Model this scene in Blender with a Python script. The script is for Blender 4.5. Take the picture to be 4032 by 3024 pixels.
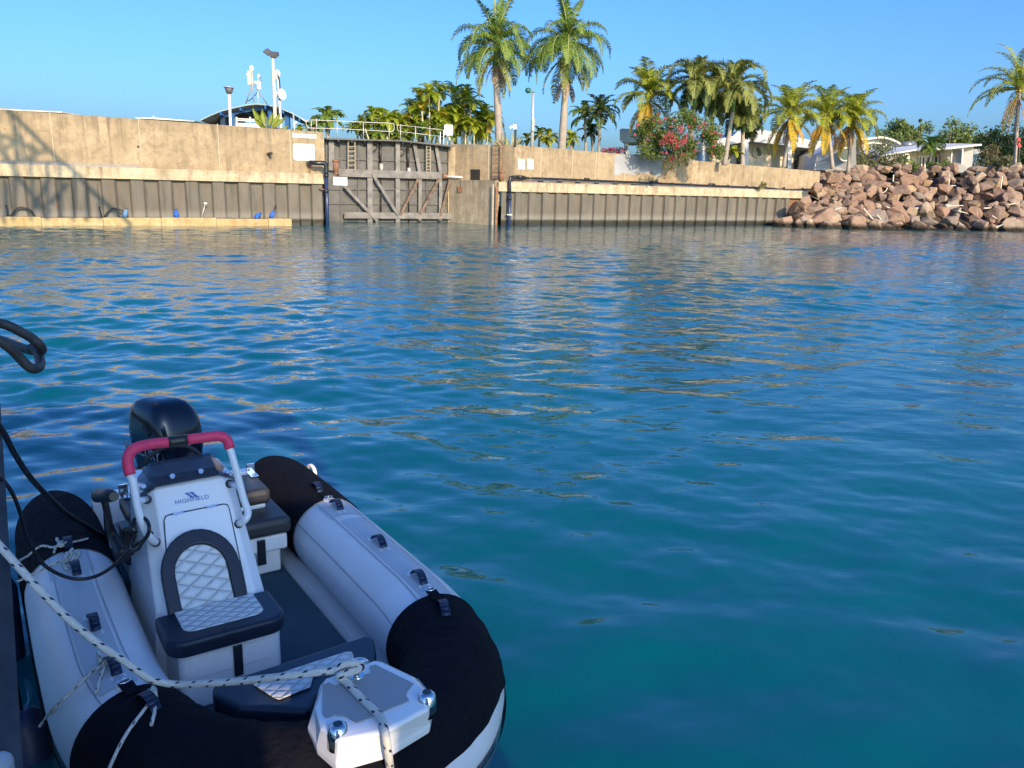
import bpy, bmesh, math, random
import numpy as np
from mathutils import Vector, Matrix
random.seed(7); R=random
sc=bpy.context.scene
for o in list(bpy.data.objects): bpy.data.objects.remove(o)
# ---------------- camera, sky, sun, exposure ----------------
F=3200.; TH=math.atan(767/3200.); RO=0.025; H=2.45
fwd=Vector((0,math.cos(TH),-math.sin(TH))); r0=Vector((1,0,0)); u0=r0.cross(fwd)
cr,sr=math.cos(RO),math.sin(RO)
right=cr*r0+sr*u0; up=-sr*r0+cr*u0
CAM=Vector((0,0,H))
cd=bpy.data.cameras.new("camera"); cam=bpy.data.objects.new("camera",cd); sc.collection.objects.link(cam)
cd.sensor_width=36; cd.lens=F/4032*36; cd.clip_start=.05; cd.clip_end=4000
M=Matrix((right,up,-fwd)).transposed().to_4x4(); M.translation=CAM; cam.matrix_world=M
sc.camera=cam
AZ=math.radians(24); EL=math.radians(22)
SUN=Vector((math.sin(AZ)*math.cos(EL),-math.cos(AZ)*math.cos(EL),math.sin(EL)))
w=bpy.data.worlds.new("World"); sc.world=w; w.use_nodes=True
nt=w.node_tree; bg=nt.nodes['Background']
sky=nt.nodes.new('ShaderNodeTexSky'); sky.sky_type='NISHITA'; sky.sun_disc=False
sky.sun_elevation=EL; sky.sun_rotation=math.radians(156); sky.altitude=0; sky.air_density=1.0; sky.dust_density=3.0; sky.ozone_density=2.0
hs=nt.nodes.new('ShaderNodeHueSaturation'); hs.inputs['Saturation'].default_value=1.24; gm=nt.nodes.new('ShaderNodeMix'); gm.data_type='RGBA'; gm.blend_type='MULTIPLY'; gm.inputs[0].default_value=1; gm.inputs[7].default_value=(.25,.395,.62,1)
nt.links.new(sky.outputs[0],hs.inputs['Color']); nt.links.new(hs.outputs[0],gm.inputs[6]); nt.links.new(gm.outputs[2],bg.inputs[0]); bg.inputs[1].default_value=.15
sd=bpy.data.lights.new("sun",'SUN'); sun=bpy.data.objects.new("sun",sd); sc.collection.objects.link(sun)
sd.energy=2.0; sd.angle=math.radians(.5); sd.color=(1,.76,.50)
sun.rotation_euler=SUN.to_track_quat('Z','Y').to_euler(); sun.location=(5,-10,20)
sc.view_settings.view_transform='Standard'; sc.view_settings.look='None'; sc.view_settings.gamma=1; sc.view_settings.exposure=1.6
# ---------------- pixel rays of the photograph, used to survey where real things stand ----------------
def ray(px,py): return (fwd*F+right*(px-2016)+up*(1512-py)).normalized()
def U(px,py,z):
    d=ray(px,py); return CAM+d*((z-H)/d.z)
def Yd(px,py,y):
    d=ray(px,py); return CAM+d*(y/d.y)
class Plane:
    def __init__(s,A,B):
        s.A=Vector((A[0],A[1],0)); s.B=Vector((B[0],B[1],0)); s.t=(s.B-s.A).normalized(); s.n=Vector((s.t.y,-s.t.x,0))
        if s.n.dot(s.A)>0: s.n=-s.n
    def hit(s,px,py,off=0):
        d=ray(px,py); P0=s.A+s.n*off
        return CAM+d*((P0-CAM).dot(s.n)/d.dot(s.n))
    def at(s,u,z,off=0): return s.A+s.t*u+s.n*off+Vector((0,0,z))
    def u(s,px,py=800,off=0): return (s.hit(px,py,off)-s.A).dot(s.t)
# ---------------- node materials ----------------
MATS={}
def newmat(name):
    m=bpy.data.materials.new(name); m.use_nodes=True; return m,m.node_tree,m.node_tree.nodes['Principled BSDF']
def mixc(nt,fac,a,b):
    n=nt.nodes.new('ShaderNodeMix'); n.data_type='RGBA'
    for k,v in ((0,fac),(6,a),(7,b)):
        if isinstance(v,(int,float)): n.inputs[k].default_value=v
        elif isinstance(v,tuple): n.inputs[k].default_value=(*v,1) if len(v)==3 else v
        else: nt.links.new(v,n.inputs[k])
    return n.outputs[2]
def math_(nt,op,a,b=None,c=None):
    n=nt.nodes.new('ShaderNodeMath'); n.operation=op
    for k,v in enumerate((a,b,c)):
        if v is None: continue
        if isinstance(v,(int,float)): n.inputs[k].default_value=v
        else: nt.links.new(v,n.inputs[k])
    return n.outputs[0]
def noise(nt,scale,detail=4,vec=(1,1,1),coord='Object',rough=.55,dist=0):
    tc=nt.nodes.new('ShaderNodeTexCoord'); mp=nt.nodes.new('ShaderNodeMapping'); mp.inputs[3].default_value=vec
    nt.links.new(tc.outputs[coord],mp.inputs[0])
    n=nt.nodes.new('ShaderNodeTexNoise'); n.inputs['Scale'].default_value=scale; n.inputs['Detail'].default_value=detail
    n.inputs['Roughness'].default_value=rough; n.inputs['Distortion'].default_value=dist
    nt.links.new(mp.outputs[0],n.inputs['Vector']); return n.outputs[0]
def ramp(nt,fac,a,b):
    n=nt.nodes.new('ShaderNodeMapRange'); n.inputs[1].default_value=a; n.inputs[2].default_value=b; nt.links.new(fac,n.inputs[0]); return n.outputs[0]
def bump(nt,bs,h,strength=.3,dist=.02):
    b=nt.nodes.new('ShaderNodeBump'); b.inputs['Strength'].default_value=strength; b.inputs['Distance'].default_value=dist
    nt.links.new(h,b.inputs['Height']); nt.links.new(b.outputs[0],bs.inputs['Normal']); return b
def mat(name,col,rough=.5,metal=0,var=.12,vs=6,bmp=.1,bd=.01,bs_=40,spec=.5,coat=0,vec=(1,1,1)):
    if name in MATS: return MATS[name]
    m,nt,bs=newmat(name)
    n=noise(nt,vs,5,vec)
    a=tuple(max(0,c*(1-var*1.3)) for c in col); b=tuple(min(1,c*(1+var)) for c in col)
    nt.links.new(mixc(nt,ramp(nt,n,.3,.7),a,b),bs.inputs['Base Color'])
    bs.inputs['Roughness'].default_value=rough; bs.inputs['Metallic'].default_value=metal
    bs.inputs['Specular IOR Level'].default_value=spec; bs.inputs['Coat Weight'].default_value=coat; bs.inputs['Coat Roughness'].default_value=.05
    if bmp: bump(nt,bs,noise(nt,bs_,4,vec),bmp,bd)
    MATS[name]=m; return m
def leafmat(name,a,b,trans=.25,rough=.45,sc_=1.2):
    m,nt,bs=newmat(name)
    n=noise(nt,sc_,3); n2=noise(nt,sc_*9,2)
    f=math_(nt,'MULTIPLY_ADD',n2,.5,math_(nt,'MULTIPLY',n,.6))
    c=mixc(nt,ramp(nt,f,.35,.72),a,b)
    nt.links.new(c,bs.inputs['Base Color']); bs.inputs['Roughness'].default_value=rough; bs.inputs['Specular IOR Level'].default_value=.2
    tr=nt.nodes.new('ShaderNodeBsdfTranslucent'); nt.links.new(c,tr.inputs[0])
    mx=nt.nodes.new('ShaderNodeMixShader'); mx.inputs[0].default_value=trans
    nt.links.new(bs.outputs[0],mx.inputs[1]); nt.links.new(tr.outputs[0],mx.inputs[2])
    nt.links.new(mx.outputs[0],nt.nodes['Material Output'].inputs[0]); MATS[name]=m; return m
def concretemat(name,a,b,stain,st=1.0,low=0,high=6):
    m,nt,bs=newmat(name)
    big=noise(nt,.45,6,rough=.65); mid=noise(nt,2.2,6,rough=.7,dist=.6); streak=noise(nt,1.6,5,(1.6,1.6,.16),rough=.7); fine=noise(nt,25,3)
    c=mixc(nt,ramp(nt,big,.35,.65),a,b)
    c=mixc(nt,math_(nt,'MULTIPLY',ramp(nt,streak,.5,.75),.75*st),c,stain)
    c=mixc(nt,math_(nt,'MULTIPLY',ramp(nt,mid,.45,.70),.75*st),c,tuple(x*.62 for x in a))
    c=mixc(nt,math_(nt,'MULTIPLY',ramp(nt,noise(nt,.9,6,rough=.75,dist=1.2),.55,.62),.35*st),c,tuple(min(1,x*1.22) for x in b))
    c=mixc(nt,math_(nt,'MULTIPLY',ramp(nt,fine,.45,.7),.18),c,tuple(min(1,x*1.25) for x in b))
    # rain dirt creeping down from the top edge (object origin is at water level)
    tc=nt.nodes.new('ShaderNodeTexCoord'); sp=nt.nodes.new('ShaderNodeSeparateXYZ'); nt.links.new(tc.outputs['Object'],sp.inputs[0])
    top=math_(nt,'ADD',ramp(nt,sp.outputs[2],high-1.3,high),math_(nt,'MULTIPLY_ADD',streak,2.2,-1.35))
    c=mixc(nt,math_(nt,'MULTIPLY',ramp(nt,top,.1,1.0),.6*st),c,stain)
    nt.links.new(c,bs.inputs['Base Color']); bs.inputs['Roughness'].default_value=.9; bs.inputs['Specular IOR Level'].default_value=.2
    bump(nt,bs,math_(nt,'ADD',fine,mid),.35,.03); MATS[name]=m; return m
# ---------------- mesh collector ----------------
col=sc.collection
class MB:
    def __init__(s): s.v=[]; s.f=[]; s.m=[]; s.s=[]; s.uv={}
    def add(s,vs,fs,mi=0,sm=False):
        b=len(s.v); s.v+= [tuple(v) for v in vs]
        for f in fs: s.f.append(tuple(b+i for i in f)); s.m.append(mi); s.s.append(sm)
        return b
    def box(s,c,size,mi=0,rot=None,taper=1):
        c=Vector(c); x,y,z=[k/2 for k in size]; vs=[]
        for dz in (-1,1):
            t=taper if dz>0 else 1
            for dx,dy in ((-1,-1),(1,-1),(1,1),(-1,1)):
                p=Vector((dx*x*t,dy*y*t,dz*z)); 
                if rot is not None: p=rot@p
                vs.append(c+p)
        s.add(vs,[(3,2,1,0),(4,5,6,7),(0,1,5,4),(1,2,6,5),(2,3,7,6),(3,0,4,7)],mi)
    def bar(s,a,b,w_,h_=None,mi=0,upv=Vector((0,0,1))):
        a=Vector(a); b=Vector(b); d=b-a; L=d.length
        if L<1e-6: return
        d/=L; sd_=d.cross(upv)
        if sd_.length<1e-4: sd_=d.cross(Vector((0,1,0)))
        sd_.normalize(); u_=sd_.cross(d); h_=h_ or w_
        vs=[p+sd_*i*w_/2+u_*j*h_/2 for p in (a,b) for i,j in ((-1,-1),(1,-1),(1,1),(-1,1))]
        s.add(vs,[(0,1,2,3),(7,6,5,4),(0,4,5,1),(1,5,6,2),(2,6,7,3),(3,7,4,0)],mi)
    def tube(s,pts,r,seg=8,mi=0,cap=True,uv=False,close=False,mfun=None):
        pts=[Vector(p) for p in pts]; n=len(pts); rs=r if hasattr(r,'__len__') else [r]*n
        T=[]
        for i in range(n):
            a=pts[max(i-1,0)]; b=pts[min(i+1,n-1)]
            if close: a=pts[i-1]; b=pts[(i+1)%n]
            T.append((b-a).normalized())
        N=T[0].cross(Vector((0,0,1)))
        if N.length<1e-3: N=T[0].cross(Vector((0,1,0)))
        N.normalize(); base=len(s.v); Ls=0; lens=[]
        for i in range(n):
            if i: Ls+=(pts[i]-pts[i-1]).length
            lens.append(Ls)
            N=(N-T[i]*N.dot(T[i])).normalized(); B=T[i].cross(N)
            for k in range(seg):
                an=2*math.pi*k/seg; s.v.append(tuple(pts[i]+(N*math.cos(an)+B*math.sin(an))*rs[i]))
        m=n if close else n-1
        for i in range(m):
            j=(i+1)%n
            mm=mfun(i) if mfun else mi
            for k in range(seg):
                k2=(k+1)%seg; fi=len(s.f)
                s.f.append((base+i*seg+k,base+i*seg+k2,base+j*seg+k2,base+j*seg+k)); s.m.append(mm); s.s.append(True)
                if uv: s.uv[fi]=[(lens[i],k/seg),(lens[i],(k+1)/seg),(lens[j],(k+1)/seg),(lens[j],k/seg)]
        if cap and not close:
            s.f.append(tuple(base+k for k in reversed(range(seg)))); s.m.append(mfun(0) if mfun else mi); s.s.append(False)
            s.f.append(tuple(base+(n-1)*seg+k for k in range(seg))); s.m.append(mfun(n-2) if mfun else mi); s.s.append(False)
    def prism(s,poly,off,mi=0,sm=False):
        poly=[Vector(p) for p in poly]; off=Vector(off); n=len(poly)
        s.add(poly+[p+off for p in poly],[tuple(reversed(range(n))),tuple(range(n,2*n))]+[(i,(i+1)%n,n+(i+1)%n,n+i) for i in range(n)],mi,sm)
    def loft(s,rings,mi=0,sm=False,caps=True):
        n=len(rings[0]); b=s.add([p for r in rings for p in r],[],mi)
        for i in range(len(rings)-1):
            for k in range(n):
                k2=(k+1)%n; s.f.append((b+i*n+k,b+i*n+k2,b+(i+1)*n+k2,b+(i+1)*n+k)); s.m.append(mi); s.s.append(sm)
        if caps:
            s.f.append(tuple(b+k for k in reversed(range(n)))); s.m.append(mi); s.s.append(False)
            s.f.append(tuple(b+(len(rings)-1)*n+k for k in range(n))); s.m.append(mi); s.s.append(False)
    def disc(s,c,nrm,r,th,mi=0,seg=20):
        nrm=Vector(nrm).normalized(); a=Vector(c); s.tube([a,a+nrm*th],r,seg,mi)
    def ball(s,c,r,mi=0,seg=12,sx=(1,1,1)):
        rings=[]
        for i in range(1,seg):
            th=math.pi*i/seg
            rings.append([Vector(c)+Vector((r*sx[0]*math.sin(th)*math.cos(2*math.pi*k/seg),r*sx[1]*math.sin(th)*math.sin(2*math.pi*k/seg),-r*sx[2]*math.cos(th))) for k in range(seg)])
        s.loft(rings,mi,True)
    def build(s,name,mats,parent=None,org=None,bevel=0,sub=0,local=False,seg=2,fix=False):
        if not isinstance(mats,(list,tuple)): mats=[mats]
        if parent is not None and not local:
            o3=Vector((0,0,0)); p=parent
            while p: o3+=p.location; p=p.parent
        else: o3=Vector(org) if org is not None else Vector((0,0,0))
        if local: o3=Vector((0,0,0))
        me=bpy.data.meshes.new(name); me.from_pydata([tuple(Vector(v)-o3) for v in s.v],[],s.f)
        for m in mats: me.materials.append(m)
        me.polygons.foreach_set('material_index',s.m); me.polygons.foreach_set('use_smooth',s.s)
        if s.uv:
            ul=me.uv_layers.new(name='UVMap')
            for fi,u in s.uv.items():
                p=me.polygons[fi]
                for k,li in enumerate(p.loop_indices): ul.data[li].uv=u[k]
        me.update()
        if fix:
            bm=bmesh.new(); bm.from_mesh(me); bmesh.ops.recalc_face_normals(bm,faces=bm.faces); bm.to_mesh(me); bm.free()
        o=bpy.data.objects.new(name,me); col.objects.link(o)
        if parent is not None: o.parent=parent
        elif org is not None: o.location=org
        if bevel:
            b=o.modifiers.new('bevel','BEVEL'); b.width=bevel; b.segments=seg; b.limit_method='ANGLE'; b.angle_limit=math.radians(35)
        if sub:
            b=o.modifiers.new('sub','SUBSURF'); b.levels=sub; b.render_levels=sub
        return o
def tag(o,label=None,cat=None,group=None,kind=None):
    if label: o['label']=label
    if cat: o['category']=cat
    if group: o['group']=group
    if kind: o['kind']=kind
    return o
def thing(name,label,cat,loc,group=None,rotz=0):
    o=bpy.data.objects.new(name,None); o.empty_display_size=.2; col.objects.link(o); o.location=loc; o.rotation_euler=(0,0,rotz)
    return tag(o,label,cat,group)
def spline(pts,n=8):
    pts=[Vector(p) for p in pts]; out=[]
    P=[pts[0]*2-pts[1]]+pts+[pts[-1]*2-pts[-2]]
    for i in range(1,len(P)-2):
        p0,p1,p2,p3=P[i-1:i+3]
        for k in range(n):
            t=k/n; out.append(.5*((2*p1)+(p2-p0)*t+(2*p0-5*p1+4*p2-p3)*t*t+(-p0+3*p1-3*p2+p3)*t**3))
    out.append(pts[-1]); return out
def text_mesh(mb,string,size,origin,ax,ay,mi=0,depth=.001,shear=0,spacing=1.0,bold=0):
    cu=bpy.data.curves.new('t','FONT'); cu.body=string; cu.size=size; cu.extrude=0; cu.shear=shear; cu.align_x='CENTER'; cu.space_character=spacing; cu.offset=bold
    ob=bpy.data.objects.new('t',cu); col.objects.link(ob)
    dg=bpy.context.evaluated_depsgraph_get(); me=bpy.data.meshes.new_from_object(ob.evaluated_get(dg))
    o=Vector(origin); ax=Vector(ax).normalized(); ay=Vector(ay).normalized(); nz=ax.cross(ay)
    mb.add([o+ax*v.co.x+ay*v.co.y+nz*depth for v in me.vertices],[tuple(p.vertices) for p in me.polygons],mi)
    bpy.data.objects.remove(ob); bpy.data.curves.remove(cu); bpy.data.meshes.remove(me)
# ---------------- materials ----------------
CONC=concretemat('parapet_concrete',(.32,.245,.15),(.425,.335,.215),(.12,.092,.065),1,0,5.9)
CAPC=concretemat('capping_concrete',(.46,.37,.24),(.58,.48,.33),(.15,.105,.06),1.15,0,3.6)
BEAMC=concretemat('waterline_beam_concrete',(.44,.31,.14),(.52,.40,.22),(.36,.17,.05),1.1,0,2)
JOINT=mat('joint_sealant',(.50,.43,.31),.9)
def sheetmat():
    m,nt,bs=newmat('weathered_steel_pile'); a=noise(nt,1.1,6,(1,1,.3),rough=.7); b=noise(nt,3.2,5,(1.5,1.5,.10),rough=.7); f=noise(nt,14,4)
    c=mixc(nt,ramp(nt,a,.3,.7),(.115,.105,.085),(.185,.17,.14)); c=mixc(nt,math_(nt,'MULTIPLY',ramp(nt,b,.56,.72),.7),c,(.19,.10,.045)); c=mixc(nt,math_(nt,'MULTIPLY',ramp(nt,b,.44,.30),.6),c,(.06,.055,.045))
    gp=nt.nodes.new('ShaderNodeNewGeometry'); sp=nt.nodes.new('ShaderNodeSeparateXYZ'); nt.links.new(gp.outputs['Position'],sp.inputs[0])
    tide=math_(nt,'MULTIPLY_ADD',f,.35,sp.outputs[2]); c=mixc(nt,math_(nt,'MULTIPLY',ramp(nt,tide,1.05,.75),.55),c,(.25,.24,.21)); c=mixc(nt,ramp(nt,tide,.62,.50),c,(.05,.045,.03))
    nt.links.new(c,bs.inputs['Base Color']); bs.inputs['Roughness'].default_value=.85; bs.inputs['Specular IOR Level'].default_value=.2; bump(nt,bs,f,.25,.01); return m
SHEET=sheetmat()
WET=mat('wet_dark_steel',(.03,.026,.02),.4)
GATE=mat('grey_gate_steel',(.11,.107,.10),.65,.1,.25,1.5,.15,.01,15)
GATEL=mat('pale_gate_steel',(.19,.18,.165),.65,.1,.3,2.5,.15,.01,15)
RUST=mat('rusty_steel',(.26,.13,.07),.85,0,.4,5,.3)
BLKP=mat('black_plastic_pipe',(.018,.022,.03),.3,0,.2)
BLK=mat('black_rubber',(.02,.02,.02),.6,0,.3,8,.3)
WHT=mat('white_paint',(.80,.78,.74),.45,0,.04)
GALV=mat('galvanised_steel',(.55,.53,.48),.45,.3,.15)
CREAM=mat('cream_render',(.72,.64,.48),.8,0,.06,1)
HWHITE=mat('white_render',(.82,.79,.72),.8,0,.05,1)
GLASS=mat('dark_window_glass',(.02,.03,.04),.08,0,.2,2,0,spec=.8)
BLUEP=mat('blue_painted_steel',(.03,.12,.32),.4)
BLUEC=mat('blue_cloth_wrap',(.02,.12,.55),.7,0,.3,10)
# ============ WATER ============
def make_water():
    rng=np.random.RandomState(4)
    nr,nc=1000,760
    ys=-4.5+ (np.exp(np.linspace(0,1,nr)*3.3)-1)/(math.exp(3.3)-1)*125
    ts=np.linspace(-1.35,1.5,nc)
    Yg=np.repeat(ys[:,None],nc,1); Xg=(Yg+7)*ts[None,:]
    dy=np.gradient(ys)[:,None]; dx=(Yg+7)*(ts[1]-ts[0]); sp_=np.maximum(dy,dx)
    Z=np.zeros_like(Xg)
    # gusty patches: amplitude varies slowly over the basin
    amp=.75+.25*np.sin(Xg*.31+Yg*.22+1)+.22*np.sin(-Xg*.17+Yg*.37+2)
    near=np.clip((Yg-.5)/9,.36,1)
    wx=Xg+.25*np.sin(Yg*.9+Xg*.3); wy=Yg+.22*np.sin(Xg*.8+1.3)
    for i in range(84):
        lam=.17*(16**rng.rand()); ang=rng.normal(math.radians(72),math.radians(34))
        if i%3==0: ang=rng.normal(math.radians(125),math.radians(22))
        k=2*math.pi/lam; slope=.0205*(lam/.9)**(-.28 if lam<.9 else -.75)
        A=slope/k
        fade=np.clip((lam/sp_-2.4)/2.2,0,1)
        ph=k*(math.cos(ang)*wx+math.sin(ang)*wy)+rng.rand()*6.28
        g=1.0 if lam>.7 else near
        Z+=A*fade*g*(np.sin(ph)+.18*np.sin(2*ph+1.5))
    Z*=amp
    V=np.stack([Xg,Yg,Z],-1).reshape(-1,3)
    idx=np.arange(nr*nc).reshape(nr,nc)
    Fq=np.stack([idx[:-1,:-1],idx[:-1,1:],idx[1:,1:],idx[1:,:-1]],-1).reshape(-1,4)
    me=bpy.data.meshes.new('water'); me.vertices.add(len(V)); me.vertices.foreach_set('co',V.ravel())
    me.loops.add(Fq.size); me.loops.foreach_set('vertex_index',Fq.ravel()); me.polygons.add(len(Fq))
    me.polygons.foreach_set('loop_start',np.arange(len(Fq))*4); me.polygons.foreach_set('loop_total',np.full(len(Fq),4)); 
    me.update(calc_edges=True); me.validate(); me.polygons.foreach_set('use_smooth',np.ones(len(me.polygons),dtype=bool))
    m,nt,bs=newmat('sea_water')
    n1=noise(nt,.16,3,(1,1,1)); c=mixc(nt,ramp(nt,n1,.35,.65),(.0,.080,.112),(.0,.108,.122))
    nt.links.new(c,bs.inputs['Base Color']); bs.inputs['Roughness'].default_value=.035; bs.inputs['IOR'].default_value=1.333
    bs.inputs['Specular IOR Level'].default_value=1.0
    # fine ripples, stronger away from the sheltered corner by the boat
    tc=nt.nodes.new('ShaderNodeTexCoord'); sp=nt.nodes.new('ShaderNodeSeparateXYZ'); nt.links.new(tc.outputs['Object'],sp.inputs[0])
    f=ramp(nt,sp.outputs[1],4,30); 
    a=noise(nt,2.2,3,(.8,1.7,1),rough=.5,dist=.4); b=noise(nt,.8,3,(.6,1.5,1),rough=.5,dist=.3)
    c3=noise(nt,5.5,2,(.8,1.6,1),rough=.5,dist=.2)
    h=math_(nt,'MULTIPLY_ADD',b,1.5,math_(nt,'MULTIPLY',a,math_(nt,'MULTIPLY_ADD',f,1.3,.2)))
    h=math_(nt,'ADD',h,math_(nt,'MULTIPLY',c3,math_(nt,'MULTIPLY_ADD',f,.35,.02)))
    bump(nt,bs,h,1.0,.020)
    me.materials.append(m); o=bpy.data.objects.new('water',me); col.objects.link(o); tag(o,kind='structure')
make_water()
# ============ SURVEYED PLANES ============
LW=Plane(U(0,886,0),U(1270,888,0))                 # left sheet pile face
RA=Yd(1975,886,57.2); RBp=Yd(3150,881,72.5); RW=Plane(RA,RBp)
GA=Yd(1282,860,56.5); GB=Yd(1775,868,60.5); GP=Plane(GA,GB)
LWu=lambda px: LW.u(px)
LWz=lambda px,py,off=0: LW.hit(px,py,off).z
# ============ GROUND / LAND ============
def land():
    mb=MB()
    pts=[LW.at(-60,4.7,-1.4),LW.at(LW.u(1262),4.7,-1.4),GP.at(0,4.7,-2.2),GP.at(9,4.7,-2.2),Vector((RA.x-.2,RA.y+3,4.7)),RW.at(1,4.7,-1.3),RW.at(RW.u(3200),4.7,-1.3),Vector((30,80,4.9)),Vector((60,84,5.1)),Vector((110,90,5.1))]
    far=[Vector((900,1500,4.7)),Vector((-900,1500,4.7)),Vector((-300,20,4.7))]
    poly=pts+far
    bm=bmesh.new(); vs=[bm.verts.new(p) for p in poly]; es=[bm.edges.new((vs[i],vs[(i+1)%len(vs)])) for i in range(len(vs))]
    bmesh.ops.triangle_fill(bm,edges=es,use_beauty=True); me=bpy.data.meshes.new('ground'); bm.to_mesh(me); bm.free()
    me.materials.append(mat('dry_grass_ground',(.16,.15,.06),.95,0,.4,.5)); o=bpy.data.objects.new('ground',me); col.objects.link(o); tag(o,kind='structure')
land()
# ============ QUAY WALLS ============
def sheet(mb,pl,u0_,u1_,ztop,per=1.3,dep=.22,zb=-1.5,wet=.22,slope=0):
    """corrugated sheet piling between u0 and u1, trapezoid pans; pans recede"""
    prof=[]; u=u0_
    seq=[(0,0),(.42,0),(.52,-dep),(.94,-dep)]
    while u<u1_:
        for a,o in seq: prof.append((u+a*per,o))
        u+=per
    prof=[p for p in prof if p[0]<=u1_]
    for i in range(len(prof)-1):
        (a,oa),(b,ob)=prof[i],prof[i+1]
        wz=wet+.06*math.sin(i*1.7)+.04*math.sin(i*.6)
        for z0,z1,mi in ((zb,wz,1),(wz,ztop,0)):
            mb.add([pl.at(a,z0,oa),pl.at(b,z0,ob),pl.at(b,z1,ob),pl.at(a,z1,oa)],[(0,1,2,3)],mi)
        if i%4 in(0,2): mb.bar(pl.at(a,zb,oa+.012),pl.at(a,ztop,oa+.012),.03,.02,0)   # interlock bead
def slab(mb,pl,u0_,u1_,z0,z1,front,back,mi=0,z1b=None):
    z1b=z1 if z1b is None else z1b
    P=[pl.at(u0_,z0,front),pl.at(u1_,z0,front),pl.at(u1_,z1b,front),pl.at(u0_,z1,front)]
    Q=[pl.at(u0_,z0,back),pl.at(u1_,z0,back),pl.at(u1_,z1b,back),pl.at(u0_,z1,back)]
    mb.add(P+Q,[(0,1,2,3),(7,6,5,4),(3,2,6,7),(0,4,5,1),(1,5,6,2),(0,3,7,4)],mi)
def left_wall():
    t=thing('quay_wall','long tan concrete quay wall left of the lock gate, crossed by a lattice shadow','quay wall',LW.at(LW.u(700),0,0))
    ue=LW.u(1282); zc=3.08
    m=MB(); z0=LW.hit(0,430,-.45).z; z1=LW.hit(1240,518,-.45).z; ux=LW.u(0,800,-.45); uy=LW.u(1262,800,-.45); u00=-30
    z00=z0+(z0-z1)/(uy-ux)*(ux-u00)
    slab(m,LW,u00,uy,zc+.003,z00,-.45,-.95,0,z1)
    slab(m,LW,uy-.25,uy+.32,zc+.003,z1-.02,-.42,-.98,0)
    for px in (222,562,868,1148): 
        u=LW.u(px,700,-.45); m.bar(LW.at(u,zc+.2,-.447),LW.at(u,z1+.05+(z0-z1)*max(0,(uy-u)/(uy-ux)),-.447),.045,.012,1)
    m.build('parapet',[CONC,JOINT],t)
    m=MB(); slab(m,LW,u00,ue+.1,2.47,zc,.16,-1.3); m.build('capping_beam',CAPC,t,bevel=.02)
    m=MB(); slab(m,LW,u00,LW.u(565),zc+.002,zc+.17,-.1,-.44); m.build('kerb_strip',mat('grey_mortar',(.30,.27,.23),.9),t)
    m=MB(); sheet(m,LW,-32,ue+.15,2.47,1.42,.19); 
    m.add([LW.at(ue+.15,-1.5,.0),LW.at(ue+.15,2.47,0),LW.at(ue+.3,2.47,-3.5),LW.at(ue+.3,-1.5,-3.5)],[(0,1,2,3)],0)
    m.build('sheet_piling',[SHEET,WET],t)
    m=MB(); ub=LW.u(1138)
    uu=-30
    k=0
    while uu<ub-.1:
        L=min(2.9,ub-uu); slab(m,LW,uu,uu+L-.008,-.8,.42+.03*math.sin(k*2.1),.55+.02*math.sin(k*3),.02,0); uu+=L; k+=1
    m.build('waterline_beam',BEAMC,t,bevel=.03)
    m=MB(); m.disc(LW.hit(544,578,-.445),LW.n,.07,.01,0); m.build('weep_hole',WET,t)
    for px,py in ((424,528),(1010,556),(18,508)):
        m=MB(); m.disc(LW.hit(px,py,-.44),LW.n,.035,.01); m.build('bolt_hole',RUST,t)
    return t
left_wall()
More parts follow.
